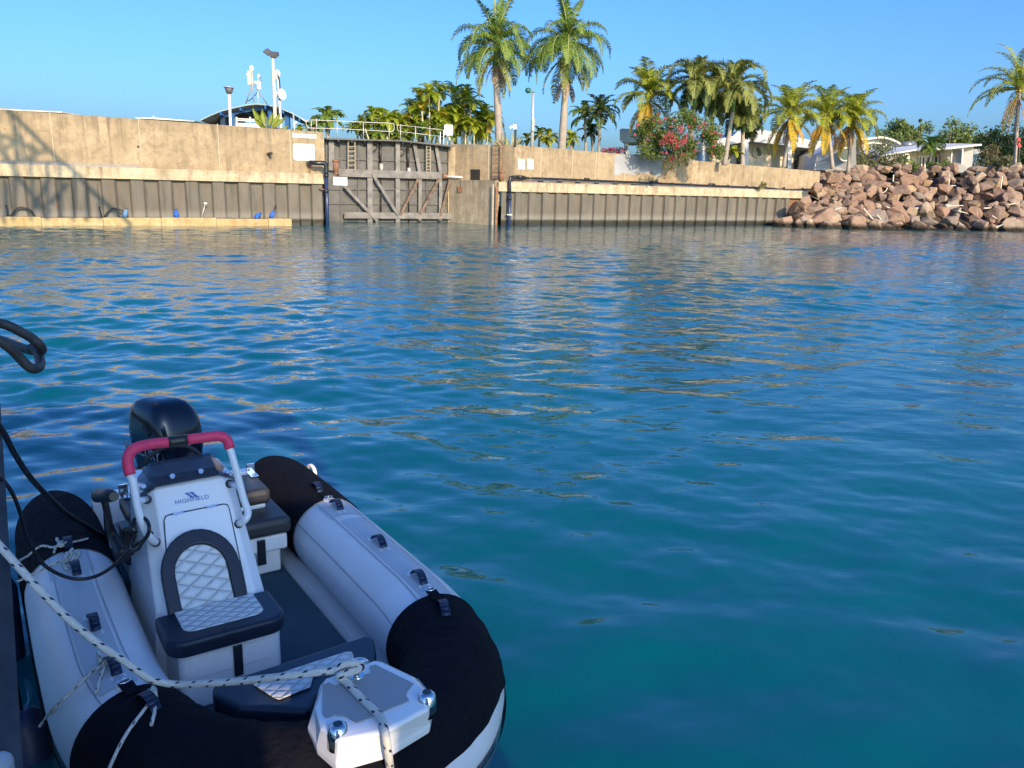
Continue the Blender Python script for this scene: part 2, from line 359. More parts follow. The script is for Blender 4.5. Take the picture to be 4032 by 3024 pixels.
def right_wall():
    t=thing('quay_wall','long tan concrete quay wall right of the lock gate with a grey painted patch','quay wall',RW.at(0,0,0))
    o=-.5
    zt0=RW.hit(2025,570,o).z; ue=RW.u(3228,700,o); zt1=RW.hit(3228,675,o).z; zc=2.9; us=RW.u(2025,700,o)
    m=MB(); slab(m,RW,us,ue,zc+.003,zt0,o,o-.5,0,zt1)
    for px in (2130,2254,2347,2463,2744,2877,3004):
        u=RW.u(px,650,o); zz=zt0+(zt1-zt0)*(u-us)/(ue-us); m.bar(RW.at(u,zc+.3,o+.003),RW.at(u,zz-.02,o+.003),.035,.012,1)
    # return wall back to the gate
    A=RW.at(us,0,o); B=GP.at(GP.u(1775),0,-.1)+Vector((0,0,0))
    rt=Plane((A.x,A.y),(B.x,B.y)); 
    L=(B-A).length
    m.add([A+Vector((0,0,zc)),A+Vector((0,0,zt0)),B+Vector((0,0,zt0+.05)),B+Vector((0,0,zc))],[(3,2,1,0)],0)
    nb=Vector((-(B-A).y,(B-A).x,0)).normalized()
    if nb.x<0: nb=-nb
    m.add([A+Vector((0,0,zt0)),A+nb*.5+Vector((0,0,zt0)),B+nb*.5+Vector((0,0,zt0+.05)),B+Vector((0,0,zt0+.05))],[(0,1,2,3),(3,2,1,0)],0)
    u=(A+B)/2; m.bar(A.lerp(B,.4)+Vector((0,0,zc)),A.lerp(B,.4)+Vector((0,0,zt0)),.04,.03,1)
    m.build('parapet',[CONC,JOINT],t)
    m=MB(); u0_=RW.u(1962,740,.1); ucap=RW.u(3180,770,.1)
    slab(m,RW,u0_,ucap,2.28,zc,.14,-.9); m.build('capping_beam',CAPC,t,bevel=.02)
    m=MB(); slab(m,RW,u0_+.3,ucap-3,zc+.002,zc+.06,0,-.4); m.build('kerb_strip',mat('grey_mortar',(.30,.27,.23),.9),t)
    m=MB(); sheet(m,RW,RW.u(1975,800),RW.u(3112),2.28,1.12,.17); m.build('sheet_piling',[SHEET,WET],t)
    m=MB(); slab(m,RW,RW.u(3112)+.02,RW.u(3170),.2,2.28,-.3,-.5,0); m.build('end_plate',RUST,t)
    # lower return abutment
    m=MB(); A2=RW.at(RW.u(1948,880),0,-.05); B2=B+(-nb)*.35
    m.add([B2+Vector((0,0,-1.5)),A2+Vector((0,0,-1.5)),A2+Vector((0,0,3.0)),B2+Vector((0,0,3.0)),B2+nb*.9+Vector((0,0,3.0)),A2+nb*.9+Vector((0,0,3.0))],[(0,1,2,3),(3,2,5,4),(5,2,1)],0)
    m.build('abutment',concretemat('abutment_concrete',(.42,.34,.23),(.54,.45,.31),(.18,.14,.09),1,0,3.2),t)
    m=MB(); m.bar(RW.at(RW.u(1940,800),-1,.05),RW.at(RW.u(1940,800),2.75,.05),.07,.07,0); m.bar(RW.at(RW.u(1952,800),-1,.12),RW.at(RW.u(1952,800),2.6,.12),.16,.1,1)
    m.build('corner_fender_rail',[JOINT,RUST],t)
    m=MB()
    zz=[(870,95),(905,88),(925,92),(1000,86),(1100,92),(1155,95),(1148,215),(1140,222),(1105,220),(1100,200),(1085,190),(1075,206),(1030,204),(1000,200),(990,214),(960,208),(925,200),(905,200),(902,215),(868,212)]
    poly=[RW.hit(1850+x/1.5255,550+y/1.5255,o+.004) for x,y in zz]
    m.prism(poly,RW.n*.006); m.build('grey_paint_patch',mat('grey_touch_up_paint',(.34,.35,.37),.8,0,.1,1.5),t)
    m=MB(); m.box((GB+Vector((.12,.1,2.35))),(.9,.5,8.0),0,Matrix.Rotation(math.atan2(GP.t.y,GP.t.x),3,'Z')); 
    m.v=[(x,y,min(z,GP.hit(1775,580).z)) for x,y,z in m.v]
    m.build('gate_pier',CAPC,t)
    return t,A,B,nb,zt0
_,RTA,RTB,RTn,RTz=right_wall()
# ============ LOCK GATE ============
def g(x,y,off=0): return GP.hit(1150+x/2.458,400+y/2.458,off)
BRN=mat('rust_stained_gate_steel',(.17,.115,.08),.85,0,.45,3,.3)
def lock_gate():
    t=thing('lock_gate','grey steel lock gate with bracing beams and rusty diagonals between the quay walls','lock gate',GP.at(4,0,0))
    m=MB()
    P=[g(315,1190),g(1540,1190),g(1540,425),g(1040,385),g(315,360)]
    for p in P[:2]: p.z=-1.5
    m.prism(P,GP.n*-.25); m.build('skin_plate',GATE,t,fix=True)
    m=MB()
    for y in (550,845,985): m.bar(g(330,y,.06),g(1530,y+35 if y<600 else y+8,.06),.1,.12)
    for x in (330,470,640,850,1110,1300,1525): m.bar(g(x,375,.05),Vector((*g(x,1160,.05).xy,-1)),.09,.1)
    m.build('stiffener_ribs',GATE,t)
    m=MB(); m.bar(g(318,362,.35),g(1050,382,.35),.9,.1); m.bar(g(1050,382,.35),g(1540,436,.35),.9,.1); m.build('top_walkway',GATE,t)
    for (x0,y0,x1,y1,w_,mi) in ((752,372,755,1165,.62,0),(1023,380,1023,1165,.55,0),(380,365,380,665,.62,0),(1185,415,1235,690,.42,0),(1240,690,1237,1150,.42,0),(1395,430,1438,690,.42,0),(1438,690,1434,1150,.40,0)):
        m=MB(); a=g(x0,y0,.32); b=g(x1,y1,.32); m.bar(a,b,w_*.58,.05,mi,GP.n); m.bar(a-GP.n*.16,b-GP.n*.16,.04,.3,mi,GP.n)
        m.build('vertical_beam',GATEL,t)
    for (x0,y0,x1,y1,w_) in ((450,688,1450,718,.62),(505,1100,1540,1108,.52)):
        m=MB(); m.bar(g(x0,y0,.42),g(x1,y1,.42),.05,w_*.8,0,Vector((0,0,1))); m.bar(g(x0,y0,.28),g(x1,y1,.28),.3,.05)
        m.build('horizontal_beam',GATEL,t)
    for (x0,y0,x1,y1,mt) in ((505,815,830,1160,GATEL),(772,690,1028,1100,GATEL),(1228,735,1050,1095,BRN),(1425,740,1243,1085,BRN),(1530,755,1440,1105,BRN)):
        m=MB(); a=g(x0,y0,.5); b=g(x1,y1,.5); m.bar(a,b,.19,.05,0,GP.n); m.bar(a-GP.n*.08,b-GP.n*.08,.05,.16,0,GP.n)
        m.build('diagonal_brace',mt,t)
    for xl,xr,y0,y1 in ((542,608,372,665),(1300,1338,418,696)):
        m=MB(); m.bar(g(xl,y0,.45),g(xl,y1,.45),.07); m.bar(g(xr,y0,.45),g(xr,y1,.45),.07)
        n=7 if xl<1000 else 9
        for i in range(n): 
            y=y0+18+(y1-y0-25)*i/(n-1); m.bar(g(xl,y,.45),g(xr,y,.45),.06)
        m.build('ladder',mat('tan_ladder_steel',(.28,.24,.17),.7),t)
    for x,y0,y1 in ((860,400,850),(1128,440,880)):
        m=MB(); m.tube([g(x-6,y0,.2),g(x-6,y0+210,.2)],.09,8,0); m.tube([g(x+4,y0+200,.25),g(x+4,y1-170,.25)],.14,8,1); m.tube([g(x,y0+250,.2),g(x,y1+300,.2)],.05,6,0)
        m.tube(spline([g(x-80,y0+5,.25),g(x-40,y0+10,.3),g(x-35,y0+45,.3),g(x-85,y0+90,.25)]),.04,6,0)
        m.build('sluice_ram',[WET,GALV],t)
    for x,y in ((462,440),(590,440),(715,440),(985,440),(870,440)): m=MB(); m.bar(g(x-12,380,.75),g(x,430,.05),.08,.08); m.build('walkway_bracket',GATE,t)
    for x in (1075,1150,1270,1370,1450,1510): m=MB(); m.bar(g(x,400+(x-1075)*.07,.7),g(x-35,445+(x-1075)*.05,.05),.06,.06); m.build('walkway_bracket',GATE,t)
    m=MB(); m.tube([g(1455,722,.5),g(1790,742,.7)],.1,10,0); m.tube([g(1455,722,.5),g(1490,724,.5)],.18,8,1); m.tube([g(1740,738,.7),g(1810,745,.6)],.15,8,1); m.build('closing_ram',[GALV,RUST],t)
lock_gate()
# small things on quay
def single(name,label,cat,mb,mats,org,group=None,**k):
    o=mb.build(name,mats,None,org=org,**k); return tag(o,label,cat,group)
def pipe_left():
    h=lambda x,y,off: LW.hit(1150+x/2.458,400+y/2.458,off)
    a=h(165,592,-.3); m=MB(); m.tube(spline([h(160,598,-.4),h(180,590,.1),h(240,595,.35),h(310,598,.4),h(328,625,.4),h(330,700,.4)],6),.14,12)
    t=thing('drain_pipe','thick black elbow drain pipe running down the left quay wall beside the gate','pipe',Vector((*h(330,1180,.4).xy,0)))
    m.build('elbow_pipe',BLKP,t)
    m=MB(); m.tube([h(330,690,.4),Vector((*h(343,1200,.4).xy,-1))],.12,12); m.build('downpipe',mat('blue_black_pipe',(.02,.04,.10),.3),t)
    for y in (700,850): m=MB(); m.tube([h(331,y,.4),h(331,y+30,.4)],.155,12); m.build('coupling',BLKP,t)
    m=MB(); m.bar(h(262,845,.1),h(320,850,.4),.06,.06); m.build('bracket',RUST,t)
    m=MB(); m.bar(h(172,600,-.3),h(175,680,-.3),.07); m.build('bracket',RUST,t)
pipe_left()
def pipe_right():
    z=lambda x,y,off: RW.hit(1850+x/1.5255,550+y/1.5255,off)
    t=thing('water_pipe','long black pipe bundle along the ledge of the right quay wall','pipe',Vector((*z(240,510,.35).xy,0)))
    m=MB(); m.tube(spline([z(330,228,-.2),z(280,222,-.1),z(256,226,.3),z(240,240,.36),z(240,320,.36)],6),.115,12); m.build('elbow_pipe',BLKP,t)
    m=MB(); m.tube([z(241,310,.36),Vector((*z(236,520,.36).xy,-1))],.105,12); m.build('downpipe',mat('blue_black_pipe',(.02,.04,.10),.3),t)
    m=MB(); m.tube(spline([z(330,228,-.2),z(700,243,-.25),z(1100,260,-.25),z(1500,278,-.25),z(1800,292,-.25),z(1900,300,-.25),z(2105,296,-.25)],6),.065,10); m.build('upper_pipe',BLKP,t)
    m=MB(); m.tube(spline([z(330,240,-.1),z(700,254,-.13),z(1100,270,-.13),z(1500,288,-.13),z(1900,304,-.13),z(2100,304,-.13)],6),.045,8); m.build('lower_pipe',mat('slate_pipe',(.10,.11,.13),.3),t)
    for i,x in enumerate(range(430,2080,112)):
        m=MB(); y=230+(x-330)*.0405; m.bar(z(x,y-8,-.18),z(x,y+22,-.18),.05,.30); m.build('pipe_bracket',BLK,t)
    for a_,b_,r_ in (((240,340,.36),(240,362,.36),.14),((1090,252,-.25),(1125,254,-.25),.095),((1440,268,-.25),(1470,270,-.25),.095),((690,236,-.25),(715,238,-.25),.095),((290,224,-.15),(322,226,-.2),.13),((2080,296,-.25),(2110,296,-.25),.12)):
        m=MB(); m.tube([z(*a_),z(*b_)],r_,10); m.build('coupling',BLKP,t)
    m=MB(); m.tube([z(238,446,.36),z(238,456,.36)],.19,12); m.bar(z(222,450,.5),z(252,448,.5),.06); m.build('rope_tie',mat('cream_rope_tie',(.6,.55,.4),.8),t)
pipe_right()
def signs():
    h=lambda x,y,off=-.44: LW.hit(1150+x/2.458,400+y/2.458,off)
    m=MB(); m.prism([h(0,348),h(232,360),h(232,322),h(0,305)],LW.n*.05); single('sign_board','blank white rectangular strip board high on the left quay wall','sign',m,WHT,h(115,340),bevel=.008)
    t=thing('notice_sign','large white notice with rounded corners and rows of faint text on the quay wall','sign',h(112,485))
    q=[(22,405),(205,414),(216,428),(220,560),(205,572),(28,568),(12,552),(8,420)]
    m=MB(); m.prism([h(x,y) for x,y in reversed(q)],LW.n*.03); m.build('board',WHT,t,fix=True)
    m=MB()
    for y,a,b in ((460,32,180),(472,32,150),(492,32,165),(507,32,200),(517,32,195),(527,32,110),(527,125,200),(545,32,205),(555,32,195)):
        x=a
        while x<b:
            w_=R.uniform(7,18); e=min(x+w_,b); m.bar(h(x,y+(x-30)*.03,-.405),h(e,y+(e-30)*.03,-.405),.004,.045); x=e+4
    m.build('text_lines',mat('faded_ink',(.45,.42,.36),.8),t)
    z=lambda x,y: RW.hit(1850+x/1.5255,550+y/1.5255,-.495)
    for x0,x1,l in ((291,328,'small white upright plate on the right quay wall, the one nearer the ladder'),(345,382,'small white upright plate on the right quay wall, the one farther from the ladder')):
        m=MB(); m.prism([z(x0,176),z(x1,179),z(x1,118),z(x0,114)],RW.n*.03); single('sign_plate',l,'sign',m,WHT,z(x0+18,150),'white plates on the quay wall',bevel=.005)
    m=MB(); m.prism([h(398,808,.18),h(534,812,.18),h(532,733,.18),h(398,728,.18)],LW.n*.04); single('notice_board','weathered white panel fixed to the end of the left capping beam','panel',m,WHT,h(460,770,.18),bevel=.008)
signs()
def misc_quay():
    h=lambda x,y,off=-.2: LW.hit(1150+x/2.458,400+y/2.458,off)
    def bollard(p,hh,label,rot=0,tilt=0):
        m=MB(); p=Vector(p); m.tube([p,p+Vector((0,0,.06))],.26,14); m.tube([p+Vector((0,0,.05)),p+Vector((tilt,0,hh*.85))],.17,14); m.tube([p+Vector((tilt,0,hh*.85)),p+Vector((tilt,0,hh))],.22,14)
        single('mooring_bollard',label,'bollard',m,RUST,p,'rusty bollards on the quay ledge')
    p=h(425,720,-.3); bollard((p.x,p.y,3.08),.85,'rusty brown bollard on the ledge beside the left drain pipe')
    q=RW.hit(1850+190/1.5255,550+250/1.5255,-.3); bollard((q.x,q.y,2.9),.75,'rusty brown bollard on the ledge near the wall ladder')
    # ladder on return wall
    L=(RTB-RTA); d=L.normalized(); nn=-RTn
    t=thing('wall_ladder','dark rusty rung ladder on the return wall at the corner of the right quay','ladder',RTA+d*1.3+nn*.25+Vector((0,0,3.0)))
    for k in (.9,1.5):
        m=MB(); a=RTA+d*k+nn*.28; m.bar(a+Vector((0,0,2.95)),a+Vector((0,0,RTz+.05)),.07); m.build('stile',RUST,t)
    for i in range(9):
        z=3.15+i*.3; m=MB(); m.bar(RTA+d*.9+nn*.28+Vector((0,0,z)),RTA+d*1.5+nn*.28+Vector((0,0,z)),.045); m.build('rung',RUST,t)
    # opening for ram, bracket, tyre
    c=RTA.lerp(RTB,.60)+nn*.02
    m=MB(); m.box(c+Vector((0,0,3.35)),(.05,.75,.8),0,Matrix.Rotation(math.atan2(nn.y,nn.x),3,'Z')); single('wall_recess','dark square socket in the return wall where the gate ram enters','socket',m,WET,c+Vector((0,0,3.3)))
    c=RTA.lerp(RTB,.72)+nn*.55
    m=MB(); m.box(c+Vector((0,0,2.35)),(.5,.7,.45),0,Matrix.Rotation(math.atan2(nn.y,nn.x),3,'Z')); m.box(c+Vector((0,0,2.75)),(.4,.4,.4),1,Matrix.Rotation(math.atan2(nn.y,nn.x),3,'Z'))
    single('steel_bracket','rusty box bracket bolted to the abutment below the gate ram','bracket',m,[RUST,GATE],c+Vector((0,0,2.3)),bevel=.02)
    A2=RTA.lerp(RTB,.42)+nn*.62
    ring=[A2+Vector((0,0,.33))+d*.42*math.cos(a)+Vector((0,0,.42*math.sin(a))) for a in [2*math.pi*k/24 for k in range(24)]]
    m=MB(); m.tube(ring,.14,10,close=True); single('tyre_fender','black rubber tyre hanging at the waterline on the abutment','tyre',m,BLK,A2)
    # pipe stub
    h1=lambda x,y,off=-.45: LW.hit(x/1.638,380+y/1.638,off)
    m=MB(); a=h1(1728,372); m.tube([a,a+LW.n*.5+Vector((.1,0,.03))],.09,10); single('pipe_stub','short dark pipe sticking out of the left quay parapet','pipe',m,WET,a)
    # post wraps on the waterline beam
    for x,y,xt,yt,kind,l in ((800,765,818,722,'w','faded blue wrapped stub on the waterline beam, nearest the lattice shadow'),(1140,770,1133,725,'b','bright blue wrapped stub standing upright on the waterline beam'),(1300,770,1325,690,'g','tall thin grey capped rod leaning on the waterline beam'),(1645,775,1685,750,'b','low blue wrapped stub bending right on the waterline beam'),(1748,778,1780,702,'b2','blue wrapped stub with a long dark rod near the end of the waterline beam'),(655,765,640,712,'k','dark bent rod on the waterline beam inside the lattice shadow'),(50,760,40,700,'k','dark bundle on the waterline beam at the far left in shadow')):
        a=LW.hit(x/1.638,380+y/1.638,.3); b=LW.hit(xt/1.638,380+yt/1.638,.3); a.z=.44
        t=thing('mooring_pin',l,'mooring pin',a,'wrapped pins along the waterline beam')
        m=MB(); m.tube([a,a.lerp(b,1)],[.035,.03],8); m.tube([b.lerp(a,.12),b],.05,8); m.build('rod',BLK if kind!='g' else GALV,t)
        if kind in('w','b','b2'):
            m=MB(); e=a.lerp(b,.55 if kind=='b2' else .9); m.tube([a,a.lerp(e,.3),a.lerp(e,.6),e],[.1,.14,.12,.07],10); m.build('cloth_wrap',BLUEC if kind!='w' else mat('faded_blue_wrap',(.12,.25,.42),.8),t)
        elif kind=='g':
            m=MB(); m.ball(b,.09,0,8,(1.3,1,.7)); m.build('cap',WHT,t)
        else:
            m=MB(); m.tube(spline([a+LW.t*.1,a+LW.t*.5+Vector((0,0,.45)),a+LW.t*1.0+Vector((0,0,.35)),a+LW.t*1.2]),.05,6); m.build('cable',BLK,t)
misc_quay()
# ============ RAILINGS ============
def railings():
    q=lambda x,y,off: GP.hit(1150+x/2.458,400+y/2.458,off)
    t=thing('railing','galvanised two-rail guard railing with rounded ends on the left half of the lock gate','railing',q(560,360,.3))
    m=MB(); f=lambda x,y: q(x,y,.2)
    loop=[f(160,177),f(400,186),f(700,200),f(960,210),f(984,225),f(988,255),f(975,284),f(940,290),f(690,275),f(430,262),f(180,256),f(150,245),f(136,215),f(142,187)]
    m.tube(spline(loop+[loop[0]],4),.027,6,0); m.build('rail_loop',GALV,t)
    for x,y0,y1 in ((185,178,282),(237,165,288),(437,188,352),(690,198,366),(940,210,378)):
        m=MB(); m.tube([f(x,y0),f(x,y1+8)],.03,6); m.build('post',GALV,t)
    t=thing('railing','thin two-rail guard railing on the right half of the lock gate','railing',q(1250,420,.3))
    m=MB(); m.tube(spline([f(1040,290),f(1022,275),f(1020,240),f(1040,228),f(1250,250),f(1470,275)],5),.022,6); m.tube([f(1050,290),f(1335,325),f(1460,340)],.022,6); m.build('rail',GALV,t)
    for x,y0,y1 in ((1050,220,385),(1194,238,400),(1333,255,415),(1435,290,428),(1467,275,430)):
        m=MB(); m.tube([f(x,y0),f(x,y1+8)],.03,6); m.build('post',WHT if x>1400 else GALV,t)
    # camera on pole near gate
    a=q(1525,430,-.2); b=q(1520,275,-.2)
    t=thing('security_camera','white box camera and floodlight on a bent white pole above the gate pier','camera',a)
    m=MB(); m.tube(spline([a,q(1524,360,-.2),q(1512,330,-.2),b]),.05,6); m.build('pole',WHT,t)
    m=MB(); m.box(q(1515,278,-.2),(.62,.4,.75)); m.build('camera_box',WHT,t,bevel=.05)
    m=MB(); m.bar(q(1490,325,0),q(1530,312,0),.25,.2); m.build('floodlight',WHT,t,bevel=.03)
    # left end small post
    q2=lambda x,y,off=-.7: LW.hit(1150+x/2.458,400+y/2.458,off)
    m=MB(); m.tube([q2(22,280),q2(22,200)],.05,6); m.tube([q2(22,205),q2(50,203)],.06,6); single('vent_post','short white post with a hooked top on the parapet near the shelter','post',m,WHT,q2(22,280))
railings()
# ============ POLES ============
def zz6(x,y): return (750+x/4.254,170+y/4.254)
def poles():
    D=57
    P=lambda x,y,d=D: Yd(*zz6(x,y),d)
    t=thing('floodlight_pole','tall cream pole with two grey floodlights rising in front of the arched shelter','lamp post',Vector((*P(1420,1500).xy,4.7)))
    m=MB(); a=P(1420,1480); m.tube([Vector((a.x,a.y,4.7)),P(1412,1060),P(1378,240)],[.14,.12,.09],10); m.build('pole',mat('cream_paint',(.66,.60,.42),.6),t)
    m=MB(); m.bar(P(1395,250),P(1470,232),.06,.06); m.bar(P(1345,225),P(1395,225),.14,.14); m.build('bracket',GALV,t)
    DG=mat('dark_grey_lamp',(.10,.10,.11),.5)
    m=MB(); m.bar(P(1248,112),P(1345,185),.5,.1,0,Vector((.4,-.6,.6))); m.build('floodlight',DG,t,bevel=.02)
    m=MB(); m.bar(P(1345,180),P(1465,195),.5,.28,0,Vector((0,-.3,1))); m.build('floodlight',DG,t,bevel=.02)
    m=MB(); a=P(1470,1430); m.box(a+Vector((0,-.3,-.12)),(1.15,.5,.22)); m.build('base_plate',RUST,t)
    t=thing('antenna_pole','slim white pole with antennas and a black cable behind the floodlight pole','antenna mast',Vector((*P(1522,1450,59).xy,4.7)))
    m=MB(); a=P(1522,1450,59); m.tube([Vector((a.x,a.y,4.7)),P(1490,900,59),P(1458,500,59)],[.1,.09,.07],8); m.build('pole',WHT,t)
    m=MB(); m.tube(spline([P(1460,520,58.8),P(1490,620,58.8),P(1500,800,58.8),P(1495,950,58.8)]),.04,6); m.build('cable',BLK,t)
    m=MB(); m.bar(P(1405,515,59),P(1465,515,59),.1,.12); m.ball(P(1455,520,59),.22,0,8,(1,1,1.4)); m.ball(P(1412,575,59),.2,0,8); m.build('camera',WHT,t)
    for x in (1455,1525):
        m=MB(); m.disc(P(x,860,58.9),(-1 if x<1500 else 1,-.5,.1),.38,.08,0,14) if x>1500 else m.prism([P(1437,795,59),P(1437,900,59),P(1475,850,59)],(0,.3,0)); m.build('antenna_dish',WHT,t)
    t=thing('beacon_lamp','white pole topped by a dark tapered lantern left of the shelter mast','lamp post',Vector((*P(665,1400,60).xy,4.7)))
    m=MB(); a=P(668,1400,60); m.tube([Vector((a.x,a.y,4.7)),P(648,850,60)],.1,8); m.build('pole',WHT,t)
    m=MB(); m.tube([P(650,860,60),P(648,825,60),P(645,745,60)],[.1,.22,.32],12); m.build('lantern',DG,t)
    m=MB(); m.tube([P(645,745,60),P(645,735,60)],.38,12); m.build('cap',GALV,t)
    t=thing('instrument_mast','tripod mast with weather instruments standing on the arched shelter roof','mast',P(1060,1000,60))
    m=MB(); m.tube([P(1062,1003,60),P(1040,660,60),P(1035,480,60)],.05,6); m.build('pole',GALV,t)
    for x,y in ((925,1015),(1278,1010)):
        m=MB(); m.tube([P(1040,655,60),P(x,y,60)],.045,6); m.build('leg',mat('grey_leg_steel',(.25,.27,.3),.5),t)
    m=MB(); m.tube(spline([P(1150,690,60),P(1110,830,60),P(1000,950,60),P(950,960,60)]),.03,5); m.build('cable',BLK,t)
    m=MB(); m.ball(P(1022,425,60),.17,0,10,(1,1,1.35)); m.build('radome',WHT,t)
    m=MB(); m.bar(P(1010,505,60),P(948,535,60),.2,.2); m.build('camera',WHT,t)
    m=MB(); m.box(P(995,580,60),(.25,.25,.9)); m.build('instrument_box',mat('pale_yellow_box',(.7,.7,.45),.5),t)
    m=MB(); m.tube([P(1135,1000,60),P(1120,640,60)],.03,6); m.box(P(1155,650,60),(.15,.2,1.0)); m.box(P(1128,655,60),(.5,.1,.15)); m.build('side_antenna',WHT,t)
poles()
def zz3(x,y): return (1750+x/2.765,x*0+y/2.765)
def poles2():
    P=lambda x,y,d: Yd(*zz3(x,y),d)
    t=thing('street_lamp','slender pale lamp post with a green topped lamp between the two tall royal palms','street lamp',Vector((*P(955,1580,60).xy,4.7)))
    m=MB(); a=P(955,1590,60); m.tube([Vector((a.x,a.y,4.7)),P(966,1010,60)],[.14,.08],8); m.build('pole',GALV,t)
    m=MB(); m.bar(P(898,985,60),P(980,1000,60),.25,.14); m.build('lamp_head',mat('green_grey_lamp',(.12,.22,.2),.5),t); 
    m=MB(); m.ball(P(912,985,60),.22,0,8,(1,1,.9)); m.build('photocell',mat('green_lamp',(.02,.14,.12),.5),t)
    m=MB(); m.box(P(965,1355,59.7),(.16,.1,.85)); m.build('junction_box',mat('yellow_box',(.65,.58,.35),.6),t)
    t=thing('security_camera','white bullet camera on a short black post at the corner of the right quay','camera',P(770,1580,58.3))
    m=MB(); m.bar(P(769,1600,58.3),P(774,1345,58.3),.17); m.build('post',BLK,t)
    m=MB(); m.bar(P(712,1392,58.2),P(760,1370,58.2),.15,.14); m.box(P(768,1380,58.1),(.2,.2,.35)); m.build('camera_body',WHT,t)
    for x,y,l in ((622,1442,'short rusty rail post on the right quay corner, next to the left royal palm trunk'),(660,1440,'short dark rail post on the right quay corner, between palm trunk and camera')):
        m=MB(); m.bar(P(x,1600,58.8),P(x,y,58.8),.07); single('rail_post',l,'post',m,RUST if x<650 else BLK,P(x,1600,58.8),'rail posts on the quay corner')
poles2()
# ============ SHELTER ============
def shelter():
    D=60; P=lambda x,y,d=D: Yd(*zz6(x,y),d)
    t=thing('shelter','open shelter with a thin arched metal roof and blue posts behind the left quay wall','shelter',Vector((*P(1000,1400,62).xy,4.7)))
    arc=[(160,1283),(330,1200),(500,1128),(660,1085),(830,1048),(960,1022),(1100,1008),(1250,1020),(1400,1048),(1550,1100),(1700,1162),(1820,1230),(1930,1306)]
    fr=[P(x,y) for x,y in arc]; th=Vector((0,0,-.08)); bk=[p+Vector((.2,4.5,-.35)) for p in fr]
    m=MB(); n=len(fr); b=m.add(fr+bk+[p+th for p in fr]+[p+th for p in bk],[],0)
    for i in range(n-1):
        m.f.append((i,i+1,n+i+1,n+i)); m.m.append(0); m.s.append(True)
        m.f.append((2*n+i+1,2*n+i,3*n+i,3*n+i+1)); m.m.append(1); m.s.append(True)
        m.f.append((i+1,i,2*n+i,2*n+i+1)); m.m.append(2); m.s.append(False)
        m.f.append((n+i,n+i+1,3*n+i+1,3*n+i)); m.m.append(2); m.s.append(False)
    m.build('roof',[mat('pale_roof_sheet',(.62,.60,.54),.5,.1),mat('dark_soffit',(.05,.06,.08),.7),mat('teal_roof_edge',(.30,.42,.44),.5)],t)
    m=MB()
    for k in (2,4,7,9,11): m.bar(fr[k]-Vector((0,0,.2)),bk[k]-Vector((0,0,.2)),.1,.2)
    for i in range(2,n-2): m.bar(fr[i]+Vector((0,.8,-.25)),fr[i+1]+Vector((0,.8,-.25)),.1,.28)
    m.build('roof_beams',BLUEP,t)
    for x,y in ((545,1185),(700,1135),(1330,1080),(1620,1180)):
        a=P(x,y,D+.8); m=MB(); m.bar(Vector((a.x,a.y,4.7)),a,.32,.32); m.build('post',BLUEP if x!=545 else mat('navy_paint',(.02,.04,.09),.5),t)
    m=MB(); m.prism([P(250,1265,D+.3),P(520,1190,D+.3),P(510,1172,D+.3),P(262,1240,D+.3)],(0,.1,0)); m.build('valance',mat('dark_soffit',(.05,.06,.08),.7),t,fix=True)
    m=MB()
    for y in (1262,1290,1352,1385): m.bar(P(735,y,D+1),P(1330,y+30,D+1),.07 if y<1350 else .16)
    for x in (740,775,1000,1290): m.bar(P(x,1235,D+1),P(x,1400,D+1),.09)
    m.build('balustrade',WHT,t)
    m=MB(); a=P(1722,1165,D-.5); m.bar(P(1745,1430,D-.5),a,.07); m.build('stay',GALV,t)
    # flat roofs just showing above the parapet
    L=lambda x,y,d: Yd(x/1.638,380+y/1.638,d)
    m=MB(); m.prism([L(-200,72,47),L(30,76,48),L(400,97,50),L(400,104,50),L(30,86,48),L(-200,86,47)],(0,3,0)); single('awning','thin white awning edge showing above the left quay parapet at the far left','awning',m,WHT,L(200,90,49),fix=True)
    m=MB(); m.prism([L(870,134,52),L(1000,136,52),L(1260,158,53),L(1250,163,53),L(1000,146,52),L(880,140,52)],(0,3,0)); m.tube([L(990,140,52),L(990,125,52)],.05,6); single('awning','thin white roof edge showing above the left quay parapet beside the shelter','awning',m,WHT,L(1000,145,52),fix=True)
shelter()
# ============ VEGETATION ============
PALMBARK=concretemat('palm_bark',(.34,.29,.24),(.46,.40,.33),(.20,.17,.13),.8,0,40)
BARK=mat('rough_bark',(.16,.12,.08),.9,0,.4,4,.5)
ROYAL=leafmat('royal_leaf',(.06,.13,.018),(.26,.36,.06))
OLIVE=leafmat('olive_foxtail_leaf',(.10,.14,.035),(.36,.38,.10))
COCO=leafmat('coconut_leaf',(.14,.22,.02),(.50,.50,.04),.35)
YEL=leafmat('yellowing_leaf',(.42,.34,.03),(.70,.46,.04),.35)
ORG=leafmat('orange_dead_leaf',(.60,.27,.03),(.75,.40,.05),.3)
DEAD=leafmat('dead_frond',(.22,.15,.08),(.42,.31,.19),.15)
ARECA=leafmat('areca_leaf',(.14,.24,.015),(.55,.60,.05),.45)
DARKG=leafmat('dark_palm_leaf',(.03,.06,.02),(.12,.17,.05),.15)
GREY=leafmat('scrub_leaf',(.07,.09,.035),(.22,.22,.11),.15)
TREE=leafmat('tree_leaf',(.08,.13,.03),(.26,.32,.10),.2)
TREED=leafmat('dark_tree_leaf',(.01,.03,.008),(.055,.09,.03),.1)
STEM=mat('green_stem',(.25,.28,.08),.6)
